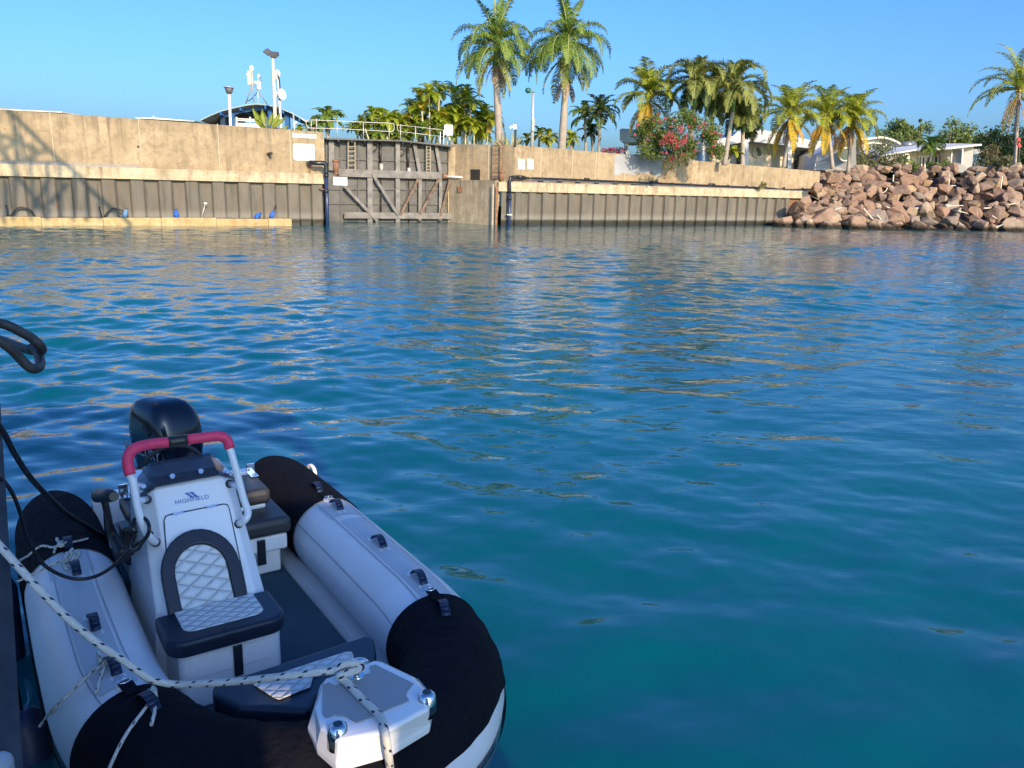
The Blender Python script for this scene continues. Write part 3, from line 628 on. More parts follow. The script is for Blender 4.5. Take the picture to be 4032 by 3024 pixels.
def frond(mb,org,az,el,L,droop,ll,n=24,lw=.06,hang=.5,mi=0,rmi=1,fold=.35,curl=0,rng=random):
    """one feather leaf: arched rachis with folded, drooping leaflets"""
    p=Vector(org); N=14; pts=[p.copy()]; dirs=[]
    e=el; a=az
    for i in range(N):
        t=i/N; d=Vector((math.cos(a)*math.cos(e),math.sin(a)*math.cos(e),math.sin(e))); dirs.append(d)
        p=p+d*(L/N); pts.append(p.copy()); e-=droop/N*(.35+1.5*t); a+=curl/N
        e=max(e,-1.5)
    dirs.append(dirs[-1])
    mb.tube(pts,[.05*(1-.8*i/N)*(L/3.5)+.008 for i in range(N+1)],4,rmi,cap=False)
    for k in range(n):
        t=.12+.88*(k+rng.uniform(0,.6))/n; f=min(t*N,N-.001); i=int(f); q=pts[i].lerp(pts[i+1],f-i); d=dirs[i]
        s_=d.cross(Vector((0,0,1)))
        if s_.length<.15: s_=Vector((math.sin(az),-math.cos(az),0))
        s_.normalize(); u_=s_.cross(d).normalized()
        l=ll*(math.sin(min(1,t*1.05)*math.pi*.82+.35))*rng.uniform(.8,1.1); l=max(l,ll*.25)
        for sg in (-1,1):
            v=(s_*sg*math.cos(fold)+u_*math.sin(fold)*rng.uniform(.2,1.2)+d*rng.uniform(.35,.75)).normalized()
            m1=q+v*l*.5; v2=(v+Vector((0,0,-hang*rng.uniform(.7,1.4)))).normalized(); m2=m1+v2*l*.5
            wv=(v.cross(u_)).normalized()*lw*.5; wv2=wv*.75
            mb.add([q-wv*.6,q+wv*.6,m1+wv,m1-wv,m2+wv2*.1],[(0,1,2,3),(3,2,4)],mi)
def trunkpts(base,top,bulge=0):
    a=Vector(base); b=Vector(top); n=10
    return [a.lerp(b,i/n)+Vector((bulge*math.sin(math.pi*i/n),0,0)) for i in range(n+1)]
def palm(name,label,base,top,rb,rt,fr,mats,group=None,bulge=0,cat='palm tree',shaft=None,seed=0,bark=None,extra=None):
    """fr: list of dict groups (n, el range, L, droop, ll, hang, mi...)"""
    rng=random.Random(seed); t=thing(name,label,cat,Vector(base),group)
    pts=trunkpts(base,top,bulge); m=MB()
    rs=[rb*(1.18 if i==0 else 1)+(rt-rb)*(i/10) for i in range(11)]
    m.tube(pts,rs,12); m.build('trunk',bark or PALMBARK,t)
    tp=Vector(top)
    if shaft:
        m=MB(); m.tube([tp,tp+Vector((0,0,shaft*.3)),tp+Vector((0,0,shaft))],[rt*1.15,rt*1.25,rt*.45],12); m.build('crownshaft',mat('green_crownshaft',(.13,.22,.04),.4),t); tp=tp+Vector((0,0,shaft))
    m=MB(); k=0
    for gdef in fr:
        n=gdef['n']; a0=rng.uniform(0,6.28) if 'az' not in gdef else None
        for i in range(n):
            az=(a0+i*2*math.pi/n+rng.uniform(-.25,.25)) if a0 is not None else gdef['az'][i]
            e=rng.uniform(*gdef['el']); o=tp+Vector((0,0,rng.uniform(*gdef.get('z',(-.2,.1)))))
            frond(m,o,az,e,gdef['L']*rng.uniform(.88,1.08),gdef['dr']*rng.uniform(.85,1.15),gdef['ll'],gdef.get('k',24),gdef.get('w',.07),gdef.get('hang',.6),gdef.get('mi',0),gdef.get('rmi',len(mats)-1),gdef.get('fold',.35),rng.uniform(-.3,.3),rng)
    m.build('crown',mats,t)
    if extra: extra(t,tp)
    return t
RACH=mat('pale_rachis',(.30,.32,.10),.5)
def PX(px,py,d): return Yd(px,py,d)
def royal(label,bx,tx,ty,cx,cy,D,seed):
    b=PX(bx,590,D); b.z=4.6; top=PX(tx,ty,D)
    cy3=PX(cx,cy,D); sh=cy3.z-top.z
    ppx=D/3200
    L=190*ppx
    fr=[dict(n=3,el=(1.25,1.5),L=L*1.0,dr=.7,ll=.95,hang=.5,k=44,w=.085),
        dict(n=6,el=(.75,1.0),L=L*1.05,dr=2.3,ll=1.1,hang=1.2,k=60,w=.06),
        dict(n=9,el=(.2,.6),L=L*1.15,dr=2.7,ll=1.15,hang=1.6,k=60,w=.06),
        dict(n=9,el=(-.25,.15),L=L*1.1,dr=1.7,ll=1.1,hang=1.8,k=56,w=.06,z=(-.5,-.1)),
        dict(n=5,el=(-1.0,-.6),L=L*.95,dr=.9,ll=.75,hang=1.3,mi=1,k=36,w=.08,z=(-.9,-.5))]
    t=palm('royal_palm',label,b,top,.31,.22,fr,[ROYAL,OLIVE,RACH],None,0,shaft=sh,seed=seed)
    m=MB(); r=random.Random(seed+9)
    for i in range(7): frond(m,top+Vector((0,0,.3)),r.uniform(0,6.28),-.9,1.9,.8,.5,14,.07,1.5,0,0,.2,0,r)
    m.build('dead_skirt',DEAD,t)
    m=MB(); c=top+Vector((0,0,sh)); m.tube([c,c+Vector((-.15,-.2,2.6)),c+Vector((-.35,-.3,4.0))],[.09,.06,.02],6); m.build('spear_leaf',RACH,t)
royal('tall royal palm with smooth grey trunk, left of the two, cut by the top edge',1970,1952,262,1944,170,63,3)
royal('tall royal palm with smooth grey trunk, right one of the two tall ones',2211,2228,322,2246,165,63,5)
def foxtail(label,bx,by,tx,ty,cx,cy,D,Rp,seed,dark=0):
    b=PX(bx,by,D); b.z=min(b.z,4.7); top=PX(tx,ty,D); L=Rp*D/3200
    sh=max(.3,PX(cx,cy,D).z-top.z); L*=1.25
    fr=[dict(n=3,el=(1.15,1.45),L=L*.85,dr=2.2,ll=.8,hang=.5,k=72,w=.075,fold=.8),
        dict(n=6,el=(.7,1.0),L=L*1.0,dr=2.6,ll=.95,hang=.5,k=74,w=.075,fold=.6),
        dict(n=7,el=(.15,.5),L=L*1.0,dr=2.5,ll=.95,hang=.7,k=74,w=.075,fold=.5),
        dict(n=7,el=(-.5,0),L=L*.95,dr=1.6,ll=.85,hang=.9,k=68,w=.075,fold=.5,mi=1,z=(-.5,0))]
    palm('foxtail_palm',label,b,top,.2,.15,fr,[OLIVE,DARKG if dark else OLIVE,RACH],None,0,shaft=sh,seed=seed)
foxtail('bushy foxtail palm with drooping dark olive fronds and a brown fruit stalk',2718,560,2732,430,2744,318,66,125,11,1)
foxtail('tall foxtail palm leaning right with a long pale spear leaf above the house',2853,640,2884,440,2900,330,67,150,12)
foxtail('foxtail palm with olive plumes between its two taller neighbours',2800,600,2805,470,2812,360,69,120,14,1)
foxtail('short foxtail palm with dull olive fronds hanging in front of the house wall',2925,640,2925,520,2930,455,70,85,15,1)
def coconut(label,bx,by,tx,ty,D,Rp,seed,yellow=4,name='coconut_palm'):
    b=PX(bx,by,D); b.z=min(b.z,5.0); top=PX(tx,ty,D); L=Rp*D/3200*1.22
    fr=[dict(n=6,el=(1.1,1.45),L=L*1.12,dr=1.3,ll=.9,hang=.5,k=36,w=.08),
        dict(n=9,el=(.6,.95),L=L*1.2,dr=1.9,ll=1.0,hang=.8,k=38,w=.08),
        dict(n=9,el=(.0,.4),L=L*1.15,dr=1.7,ll=1.0,hang=1.1,k=38,w=.08),
        dict(n=yellow,el=(-.95,-.45),L=L*1.1,dr=.9,ll=.7,hang=1.2,k=36,w=.09,mi=1,z=(-.5,-.2)),
        dict(n=2,el=(-1.1,-.7),L=L*.95,dr=.8,ll=.6,hang=1.2,k=32,w=.09,mi=2,z=(-.5,-.2)),
        dict(n=4,el=(-1.4,-1.1),L=L*.75,dr=.3,ll=.35,hang=1.5,k=20,w=.08,mi=3,rmi=3,z=(-.6,-.3))]
    def nuts(t,tp):
        m=MB(); r=random.Random(seed)
        for i in range(7): m.ball(tp+Vector((r.uniform(-.35,.35),r.uniform(-.5,-.1),r.uniform(-.6,-.1))),.13,0,6)
        m.build('coconut_bunch',mat('yellow_coconuts',(.55,.40,.08),.5),t)
    palm(name,label,b,top,.17,.13,fr,[COCO,YEL,ORG,DEAD,RACH],None,0,seed=seed,extra=nuts)
coconut('leftmost coconut palm of the group, half behind the pink flowering shrub',2530,600,2556,368,68,112,21,3)
coconut('coconut palm with bright orange hanging fronds, first one right of the foxtail palms',3086,660,3112,440,72,112,22,5)
coconut('coconut palm with brown dead frond skirt, middle of three by the white house',3279,665,3256,455,74,105,23,5)
coconut('coconut palm with green top and yellow skirt nearest the quay wall end',3339,680,3357,468,75,102,24,4)
coconut('lean coconut palm with pale bark at the right edge above the boulders',3996,665,4014,352,80,150,27,0)
def smallpalm(label,bx,by,tx,ty,D,Rp,seed,m=ROYAL,name='garden_palm',n=13,grp=None):
    b=PX(bx,by,D); b.z=min(b.z,5.2); top=PX(tx,ty,D); L=Rp*D/3200
    fr=[dict(n=n//3,el=(.9,1.4),L=L,dr=1.6,ll=L*.3,hang=.6,k=24,w=.1),dict(n=n//2,el=(.3,.8),L=L*1.1,dr=1.9,ll=L*.32,hang=.9,k=24,w=.1),dict(n=n//3,el=(-.3,.2),L=L,dr=1.5,ll=L*.3,hang=1.1,k=22,w=.1)]
    palm(name,label,b,top,.12,.09,fr,[m,RACH],grp,0,seed=seed)
smallpalm('dark green garden palm, left one of the dark pair beyond the right quay wall',2308,590,2303,455,72,78,31,ROYAL)
smallpalm('dark green garden palm with a dense blackish crown, right one of the dark pair',2358,590,2364,440,71,92,32,DARKG,n=20)
smallpalm('low blackish palm tuft squeezed between the dark pair of palms',2335,600,2330,520,74,60,33,DARKG)
smallpalm('low yellow-green palm tuft left of the right royal palm trunk',2165,600,2160,545,68,52,34,COCO)
smallpalm('small palm tuft with bright fronds between the lamp post and the royal palm',2120,600,2125,528,70,48,35,COCO)
smallpalm('low yellowish palm tuft just right of the right royal palm trunk',2250,600,2250,548,68,48,36,COCO)
smallpalm('little pale palm tuft close to the short black camera post',2072,600,2075,550,72,34,37,COCO)
smallpalm('sturdy date palm with dark fronds in front of the low white house',3662,668,3668,575,88,62,38,ROYAL,n=22)
smallpalm('tiny palm with thin yellow-green fronds below the low white house roof',3563,665,3563,630,86,36,39,COCO)
smallpalm('low fan of green fronds at the porch of the cream house',2860,650,2888,600,70,45,40,COCO)
smallpalm('round bushy palm with dark fronds behind the railing, next to the shelter',1290,545,1290,470,62,78,41,ROYAL,n=22)
smallpalm('smaller dark palm tuft half hidden between the shelter and the railing palm',1235,560,1235,500,61,48,42,ROYAL)
smallpalm('short palm with orange dead frond tips right below the arched shelter edge',1180,540,1180,515,60,35,43,COCO)
def fanplant():
    P=PX(2003,585,62); t=thing('fan_palm','young fan palm with stiff pale spiky leaves behind the quay corner','palm tree',P)
    m=MB(); r=random.Random(2)
    for i in range(26):
        a=r.uniform(.5,2.6); l=r.uniform(.9,1.5); d=Vector((math.cos(a),r.uniform(-.4,.4),math.sin(a))); q=P+Vector((r.uniform(-.3,.3),r.uniform(-.3,.3),-.2)); s_=d.cross(Vector((0,1,0))).normalized()*.05
        m.add([q-s_,q+s_,q+d*l*.6+s_*1.3,q+d*l*.6-s_*1.3,q+d*l],[(0,1,2,3),(3,2,4)])
    m.build('crown',leafmat('pale_fan_leaf',(.25,.30,.15),(.48,.48,.28),.2),t)
fanplant()
def clump(label,crowns,D,seed,base_z=4.6,mt=ARECA,name='cane_palm_clump'):
    rng=random.Random(seed); xs=[c[0] for c in crowns]; c0=PX(sum(xs)/len(xs),570,D); c0.z=base_z
    t=thing(name,label,'palm clump',c0); m=MB(); m2=MB()
    for (cx,cy,rp) in crowns:
        d=D+rng.uniform(-1.2,1.5); tp=PX(cx,cy,d); bx=PX(cx*.75+.25*sum(xs)/len(xs)+rng.uniform(-8,8),600,d); bx.z=base_z
        m2.tube([bx,bx.lerp(tp,.5)+Vector((rng.uniform(-.1,.1),0,0)),tp],[.085,.07,.06],6)
        L=rp*D/3200*1.35
        for i in range(13):
            el=rng.uniform(-.1,1.5); frond(m,tp,i*2.4+rng.uniform(-.3,.3),el,L*rng.uniform(.8,1.15),1.9,L*.34,44,.045,.7,0 if rng.random()<.97 else 1,2,.45,0,rng)
    m2.build('stems',mat('pale_cane_stem',(.55,.50,.30),.6,0,.3,3),t); m.build('foliage',[mt,YEL,RACH],t)
def rc(seed,n,x0,x1,ytop,ybot,rp):
    r=random.Random(seed); out=[]
    for i in range(n):
        x=x0+(x1-x0)*(i+.5)/n+r.uniform(-10,10); y=r.uniform(ytop(x),ybot); out.append((x,y,rp*r.uniform(.85,1.15)))
    return out
clump('low clump of slender yellow-green cane palms behind the middle of the gate railing',rc(1,15,1405,1600,lambda x:445+abs(x-1530)*.12,535,42),64,51)
clump('tall dense clump of cane palms with many stems, left half, reddish dead sheath inside',rc(2,18,1600,1770,lambda x:375+max(0,1660-x)*.9,515,50)+[(1690,372,52),(1730,368,50),(1655,392,50)],66,52)
clump('tall dense clump of cane palms, right half, leaning toward the left royal palm',rc(3,16,1765,1935,lambda x:375+max(0,x-1800)*.6,535,50)+[(1790,372,52),(1830,385,50)],67,53)
clump('low dark cane palm hedge right behind the gate walkway',rc(4,12,1400,1760,lambda x:505,550,36),62.8,54,mt=ROYAL)
def banana():
    P=PX(1053,500,56); P.z=4.7
    t=thing('banana_plant','banana plant with broad ragged yellow-green leaves at the foot of the floodlight pole','banana plant',P)
    m=MB(); r=random.Random(3)
    for x0,y0,x1,y1,w_ in ((1250,1390,1045,1085,75),(1270,1390,1205,1105,85),(1300,1400,1385,1165,60),(1330,1400,1515,1165,60),(1330,1400,1600,1240,60),(1240,1400,1075,1250,60),(1290,1420,1180,1330,50),(1540,1405,1640,1375,40),(1240,1390,1150,1230,50)):
        a=Yd(*zz6(x0,y0+60),56); b=Yd(*zz6(x1,y1),56+r.uniform(-.6,.6)); W=w_/4.254*56/3200/2*1.2
        d=(b-a); s_=d.cross(Vector((.2,1,0))).normalized(); n=9; up_=Vector((0,-.18,0)); prev=None
        for i in range(n):
            t0=.25+.75*i/n; t1=t0+.75/n*.93; w0=W*math.sin(math.pi*min(1,(t0-.2)/.8*.9+.08)); w1=W*math.sin(math.pi*min(1,(t1-.2)/.8*.9+.08))
            p0=a+d*t0-Vector((0,0,.5*(t0**3)*.2)); p1=a+d*t1
            for sg in (-1,1): m.add([p0,p1,p1+s_*sg*w1+up_*.5,p0+s_*sg*w0+up_*.5],[(0,1,2,3)],0)
        m.tube([a,b],[.05,.015],5,1)
    m.build('leaves',[leafmat('banana_leaf',(.16,.26,.03),(.42,.48,.07),.4,.35),RACH],t)
    m=MB()
    for dx in (-.25,0,.3): m.tube([P+Vector((dx,0,0)),P+Vector((dx*.6,0,1.1))],[.13,.09],8)
    m.build('stem',STEM,t)
banana()
def leafblob(m,c,rad,n,size,rng,mi=0,ell=(1,1,1)):
    for i in range(n):
        v=Vector((rng.gauss(0,1),rng.gauss(0,1),rng.gauss(0,1))).normalized()*rad*(rng.random()**.45)
        p=Vector(c)+Vector((v.x*ell[0],v.y*ell[1],v.z*ell[2])); a=Vector((rng.gauss(0,1),rng.gauss(0,1),rng.gauss(0,1))).normalized(); b=a.cross(Vector((rng.gauss(0,1),rng.gauss(0,1),rng.gauss(0,1)))).normalized(); s_=size*rng.uniform(.6,1.3)
        m.add([p-a*s_*.5,p+b*s_*.28,p+a*s_*.5,p-b*s_*.28],[(0,1,2,3)],mi)
def bougain():
    D=61.5; P=lambda x,y,d=D: Yd(2380+x/1.975,150+y/1.975,d)
    base=P(520,900,62.5); base.z=4.7
    t=thing('bougainvillea','large bougainvillea shrub with crimson pink blooms spilling over the right quay wall','flowering shrub',base)
    rng=random.Random(8); m=MB(); st=MB(); fl=MB()
    cl=[(rng.uniform(260,880),0) for _ in range(46)]
    for x,_ in cl:
        top=760-170*math.sin(max(0,min(1,(x-230)/680))*math.pi)**.7
        y=rng.uniform(top-10,905); d=D+rng.uniform(-.2,1.6)
        if y<870: d=D+rng.uniform(-.5,1.8)
        else: d=62.3
        c=P(x,y,d); leafblob(m,c,.66,260,.17,rng,0); st.tube([base+Vector((rng.uniform(-.3,.3),0,0)),base.lerp(c,.5)+Vector((0,0,.4)),c],[.035,.02,.012],4)
    for x0,y0,x1,y1 in ((560,915,520,1020),(600,905,585,990),(640,900,620,960),(500,930,470,1000),(700,900,690,930)):
        for k in range(7):
            c=P(x0+(x1-x0)*k/6,y0+(y1-y0)*k/6,60.6+ (0 if y0>0 else 0)); leafblob(m,c,.2,22,.13,rng,0); 
            if rng.random()<.55: leafblob(fl,c,.13,14,.12,rng,0)
        st.tube([P(x0,y0-60,61.5),P(x0,y0,60.5),P(x1,y1,60.5)],.02,4)
    pts=[(420,590),(265,672),(250,682),(243,752),(365,752),(475,622),(540,640),(435,650),(600,715),(590,700),(510,745),(495,760),(475,775),(450,810),(500,795),(530,770),(545,795),(570,828),(635,765),(620,810),(615,905),(530,930),(515,945),(775,662),(765,745),(735,812),(710,875),(850,735),(875,745),(910,755),(860,805),(850,845),(845,902),(740,690),(825,745),(700,635),(545,860),(480,890),(455,890),(385,640),(335,790),(790,695),(515,690),(660,690),(690,770),(600,800)]
    for x,y in pts:
        c=P(x,y,60.6); big=(440<x<640 and 690<y<840); leafblob(fl,c,.26 if big else .13,40 if big else 15,.13,rng,0)
    fl.build('blooms',leafmat('crimson_bracts',(.50,.04,.09),(.72,.20,.20),.3,sc_=3),t); m.build('foliage',leafmat('bougainvillea_leaf',(.06,.10,.015),(.22,.27,.06),.2),t); st.build('stems',BARK,t)
    c=Yd(1750+1850/2.765,1640/2.765,64); m=MB(); leafblob(m,c,.75,300,.18,rng,0,(1.5,1,.35)); tag(m.build('shrub',leafmat('magenta_bracts',(.45,.01,.08),(.25,.12,.08),.2,sc_=4),org=c),'low magenta flowering shrub peeping over the wall by the blue-grey canopy','flowering shrub')
bougain()
def bush(label,px,py,D,r_,n,mt,ell=(1,1,.7),name='shrub',cat='shrub',size=.22,seed=0,pts=None,trunk=None,bz=None):
    rng=random.Random(seed); c=PX(px,py,D); base=Vector((c.x,c.y,bz if bz is not None else 5.0)); t=thing(name,label,cat,base)
    m=MB(); tk=MB(); k=max(5,int(n/220))
    for i in range(k):
        v=Vector((rng.uniform(-1,1)*ell[0],rng.uniform(-.8,.8)*ell[1],rng.uniform(-.8,1)*ell[2]))*r_*.75
        if trunk=='cone': z=i/k; v=Vector((rng.uniform(-1,1)*(1-z)*ell[0]*.6,rng.uniform(-1,1)*(1-z)*.5,(-1+2*z)*ell[2]))*r_
        q=c+v; leafblob(m,q,r_*rng.uniform(.3,.5)*(1 if trunk!='cone' else .75*(1.15-i/k)),int(n/k),size,rng); tk.tube([base,base.lerp(q,.5),q],[.12*r_/2,.06*r_/2,.02],5)
    tk.build('trunk',BARK,t); m.build('crown',mt,t)
# horizon trees and bushes on the right
bush('grey-green scrubby bush between the round-windowed white wing and the rocks',3440,612,82,2.0,2600,GREY,(1.3,1,.9),seed=1,bz=5)
bush('low olive bush at the foot of the white house wing',3390,640,80,1.3,1300,GREY,(1.2,1,.7),seed=2,bz=5)
bush('grey scrub spreading below the low white house roofline',3510,640,83,1.3,1300,GREY,(1.4,1,.6),seed=3,bz=5)
bush('green shrub in front of the doors of the low white house',3700,655,86,1.1,900,TREE,(1.6,1,.5),seed=4,bz=5)
bush('low green shrub beside the tiny palm',3590,658,85,.9,700,TREE,(1.5,1,.5),seed=5,bz=5)
bush('brown-green scrub right of the low white house',3935,632,88,1.9,2600,leafmat('brown_scrub_leaf',(.09,.08,.035),(.25,.20,.09),.15),(1.5,1,.75),seed=6,bz=5)
bush('pale brown scrub below the leaning coconut palm at the right edge',3965,648,84,1.6,1500,GREY,(1.5,1,.6),seed=7,bz=5)
bush('large spreading dark tree behind the right edge coconut palm',4035,575,105,4.2,5000,TREED,(1.2,1,.8),'shade_tree','tree',.4,8,bz=5)
bush('dark tree crown reaching out left of the big spreading tree',3960,590,112,2.6,2600,TREED,(1.1,1,.8),'shade_tree','tree',.36,9,bz=5)
bush('conical dark cypress on the skyline, the left one of two',3581,555,150,3.0,1600,TREE,(.8,.8,1.1),'cypress','tree',.4,10,trunk='cone',bz=5)
bush('conical dark cypress on the skyline, the taller right one of two',3618,550,150,3.6,1600,TREE,(.7,.7,1.25),'cypress','tree',.4,11,trunk='cone',bz=5)
for i,(px,py,r_,l) in enumerate(((3470,545,4,'hazy yellow-green tree on the skyline just right of the coconut palms'),(3545,560,3.6,'rounded tree on the skyline left of the two cypresses'),(3655,575,3,'low tree on the skyline right of the taller cypress'),(3735,552,4.2,'pale green feathery tree on the skyline above the date palm'),(3790,572,3,'small tree on the skyline above the low house roof'),(3835,572,3.6,'dark low tree on the skyline near the roof corner'))):
    bush(l,px,py,160,r_,2000,TREE if i!=5 else TREED,(1.2,1,.85),'skyline_tree','tree',.5,20+i,bz=5)
bush('low green treeline mass behind the houses at the right',3870,585,170,4.0,2600,TREE,(2.6,1,.6),'treeline','trees',.5,31,bz=5)
bush('low green treeline mass behind the curved roof house',3520,582,170,3.5,2600,TREE,(3.2,1,.6),'treeline','trees',.5,32,bz=5)
bush('weedy grass tuft on the pipe ledge near the right quay wall end',3010,740,69,.5,260,leafmat('dry_tuft',(.28,.24,.10),(.42,.36,.18),.2),(1,.5,1),'weed_tuft','plant',.2,33,bz=3)
# ============ HOUSES ============
def houses():
    P=lambda x,y,d: Yd(3350+x/2.765,100+y/2.765,d)
    def pan(m,pts,th,mi=0,d=None): m.prism(pts,th,mi)
    # low white house with rising roof
    D=96; t=thing('white_house','low white house with a long rising flat roof and glass doors behind the boulders','house',Vector((*P(900,1560,D).xy,5.0)))
    bk=Vector((0,9,0))
    m=MB(); q=[P(300,1600,D),P(640,1600,D),P(640,1380,D),P(300,1440,D)]; m.prism(q,bk); m.build('side_wing',HWHITE,t,fix=True)
    m=MB(); q=[P(640,1600,D+1.5),P(1075,1600,D+1.5),P(1075,1345,D+1.5),P(640,1390,D+1.5)]; m.prism(q,bk); m.build('recessed_wall',CREAM,t,fix=True)
    m=MB(); q=[P(1050,1600,D-.3),P(1310,1600,D-2),P(1345,1316,D-2),P(1050,1352,D-.3)]; m.prism(q,bk); m.build('end_wall',HWHITE,t,fix=True)
    m=MB(); a=[P(330,1428,D-.8),P(730,1358,D-.8),P(730,1345,D-.8),P(330,1408,D-.8)]; m.prism(a,Vector((0,10,.6))); a=[P(1060,1350,D-2.3),P(1425,1308,D-2.8),P(1428,1290,D-2.8),P(1050,1328,D-2.3),P(740,1350,D-1),P(740,1372,D-1)]; m.prism(a,Vector((0,10,.6))); m.build('roof',[mat('white_roof_sheet',(.74,.71,.64),.5)],t,fix=True)
    for x0,x1,y0,y1 in ((735,762,1435,1560),(772,800,1432,1560),(808,850,1428,1560),(912,942,1432,1495)):
        m=MB(); m.prism([P(x0,y1,D+1.4),P(x1,y1,D+1.4),P(x1,y0,D+1.4),P(x0,y0,D+1.4)],(0,.05,0)); m.build('window',GLASS,t,fix=True)
    m=MB()
    for x in (768,804,875,905,946,985): m.bar(P(x,1562,D+1.3),P(x+2,1425,D+1.3),.16,.12)
    m.bar(P(735,1430,D+1.3),P(990,1412,D+1.3),.15,.2); m.build('door_frames',HWHITE,t)
    f=MB(); m=MB(); q=[P(1076,1500,D-1),P(1195,1510,D-2),P(1205,1345,D-2),P(1090,1358,D-1)]; m.prism(q,(0,-.16,0)); w_=m.build('window',mat('grey_blind_glass',(.36,.35,.31),.3),t,fix=True)
    for i in range(4): f.bar(q[i]-Vector((0,.2,0)),q[(i+1)%4]-Vector((0,.2,0)),.2,.12)
    f.build('frame',HWHITE,w_)
    # far white house with curved roof
    D=118; t=thing('white_house','white house with a curved roof and dark upper windows behind the scrub','house',Vector((*P(400,1560,D).xy,5.0)))
    m=MB(); m.prism([P(120,1500,D),P(500,1500,D),P(500,1300,D),P(420,1250,D),P(345,1228,D),P(120,1240,D)],(0,8,0)); m.build('walls',HWHITE,t,fix=True)
    m=MB(); arc=[(110,1235),(325,1208),(400,1218),(470,1240),(520,1265),(557,1290)]; lo=[(x-3,y+20) for x,y in arc]
    m.prism([P(x,y,D-1) for x,y in arc]+[P(x,y,D-1) for x,y in reversed(lo)],(0,10,0)); m.build('roof',mat('white_roof_sheet',(.74,.71,.64),.5),t,fix=True)
    for x0,x1 in ((180,228),(240,262),(268,300),(308,350)):
        m=MB(); m.prism([P(x0,1358,D-.1),P(x1,1358,D-.1),P(x1,1288,D-.1),P(x0,1292,D-.1)],(0,.1,0)); m.build('window',GLASS,t,fix=True)
    m=MB(); m.prism([P(500,1375,D-2),P(700,1345,D-2),P(720,1320,D-2),P(500,1345,D-2)],(0,6,0)); m.build('lower_roof',HWHITE,t,fix=True)
    m=MB(); m.tube([P(560,1302,D-2),P(700,1296,D-2)],.45,10); m.build('solar_heater_tank',mat('grey_tank',(.22,.24,.28),.3,.3),t)
    # distant roof
    D=130; m=MB(); m.prism([P(1345,1400,D),P(1530,1385,D),P(1530,1370,D),P(1345,1345,D)],(0,5,0)); single('grey_roof','grey house roof edge half hidden in scrub right of the low white house','roof',m,mat('grey_roof_sheet',(.33,.33,.33),.6),P(1440,1380,D),fix=True)
    # red frame at right
    D=79.5; t=thing('rescue_stand','bright red lifebuoy stand behind the right edge coconut palm','lifebuoy stand',Vector((*P(1835,1530,D).xy,5.1)))
    RED=mat('red_paint',(.65,.02,.02),.5)
    m=MB(); m.bar(Vector((*P(1832,1530,D).xy,5.0)),P(1838,1240,D),.14,.1); m.build('post',BLK,t)
    m=MB(); m.bar(P(1812,1235,D-.2),P(1838,1245,D-.2),.2); m.bar(P(1838,1240,D-.2),P(1815,1290,D-.2),.14);m.bar(P(1820,1285,D-.2),P(1845,1325,D-.2),.2); m.bar(P(1815,1240,D-.2),P(1832,1330,D-.2),.14); m.build('red_holder',RED,t)
    # cream modern house behind palms
    Z=lambda x,y,d: Yd(2380+x/1.975,150+y/1.975,d); D=84
    t=thing('cream_house','cream modern house with porthole windows and deep grey fascia behind the palms','house',Vector((*Z(1300,970,D).xy,5.0)))
    m=MB(); m.prism([Z(830,1010,D+2),Z(1640,1040,D+2),Z(1640,850,D+2),Z(1120,800,D+2),Z(830,830,D+2)],(0,8,0)); m.build('porch_wall',CREAM,t,fix=True)
    m=MB(); m.prism([Z(820,865,D),Z(1110,800,D),Z(1640,862,D),Z(1640,800,D),Z(1230,712,D),Z(1040,722,D),Z(1000,760,D),Z(820,800,D)],(0,10,0)); m.build('fascia',mat('pale_fascia',(.55,.56,.56),.7),t,fix=True)
    for x,w_ in ((1100,34),(1440,30),(1655,45),(770,20)):
        m=MB(); m.prism([Z(x-w_/2,1030,D-.2),Z(x+w_/2,1035,D-.2),Z(x+w_/2+6,800,D-.2),Z(x-w_/2+6,800,D-.2)],(0,1.2,0)); m.build('pillar',HWHITE,t,fix=True)
    m=MB(); m.prism([Z(1470,1030,D+1.9),Z(1615,1040,D+1.9),Z(1622,870,D+1.9),Z(1480,862,D+1.9)],(0,.1,0)); m.build('dark_doorway',GLASS,t,fix=True)
    m=MB(); m.prism([Z(1030,1000,D+1.9),Z(1070,1000,D+1.9),Z(1070,860,D+1.9),Z(1030,870,D+1.9)],(0,.1,0)); m.build('dark_doorway',GLASS,t,fix=True)
    m=MB()
    for i in range(7): a=Z(850,842+i*6,D+1.7); b=Z(1110,830+i*6,D+1.7); m.bar(a,b,.08,.1)
    for i in range(6): a=Z(1480,840+i*6,D+1.7); b=Z(1640,846+i*6,D+1.7); m.bar(a,b,.08,.1)
    m.build('louvre_shutters',mat('grey_shutter',(.45,.45,.45),.6),t)
    w_=None
    m=MB(); c=Z(1195,885,D+1.9); m.disc(c,(0,-1,0),.50,.06,0,24); w_=m.build('porthole',GLASS,t); m=MB(); m.tube([c+Vector((.52*math.cos(a),-.05,.52*math.sin(a))) for a in [k*math.pi/12 for k in range(24)]],.05,6,close=True); m.build('frame',HWHITE,w_)
    m=MB(); q=[Z(1625,1060,D-3),Z(1960,1075,D-6),Z(1955,745,D-6),Z(1650,905,D-3)]; m.prism(q,(0,6,0)); m.build('white_wing',HWHITE,t,fix=True)
    m=MB(); c=Z(1868,905,D-5.45); m.disc(c,(.1,-1,0),.56,.12,0,28); w_=m.build('porthole',GLASS,t); m=MB(); m.tube([c+Vector((.58*math.cos(a),-.12,.58*math.sin(a))) for a in [k*math.pi/14 for k in range(28)]],.07,6,close=True); m.build('frame',HWHITE,w_)
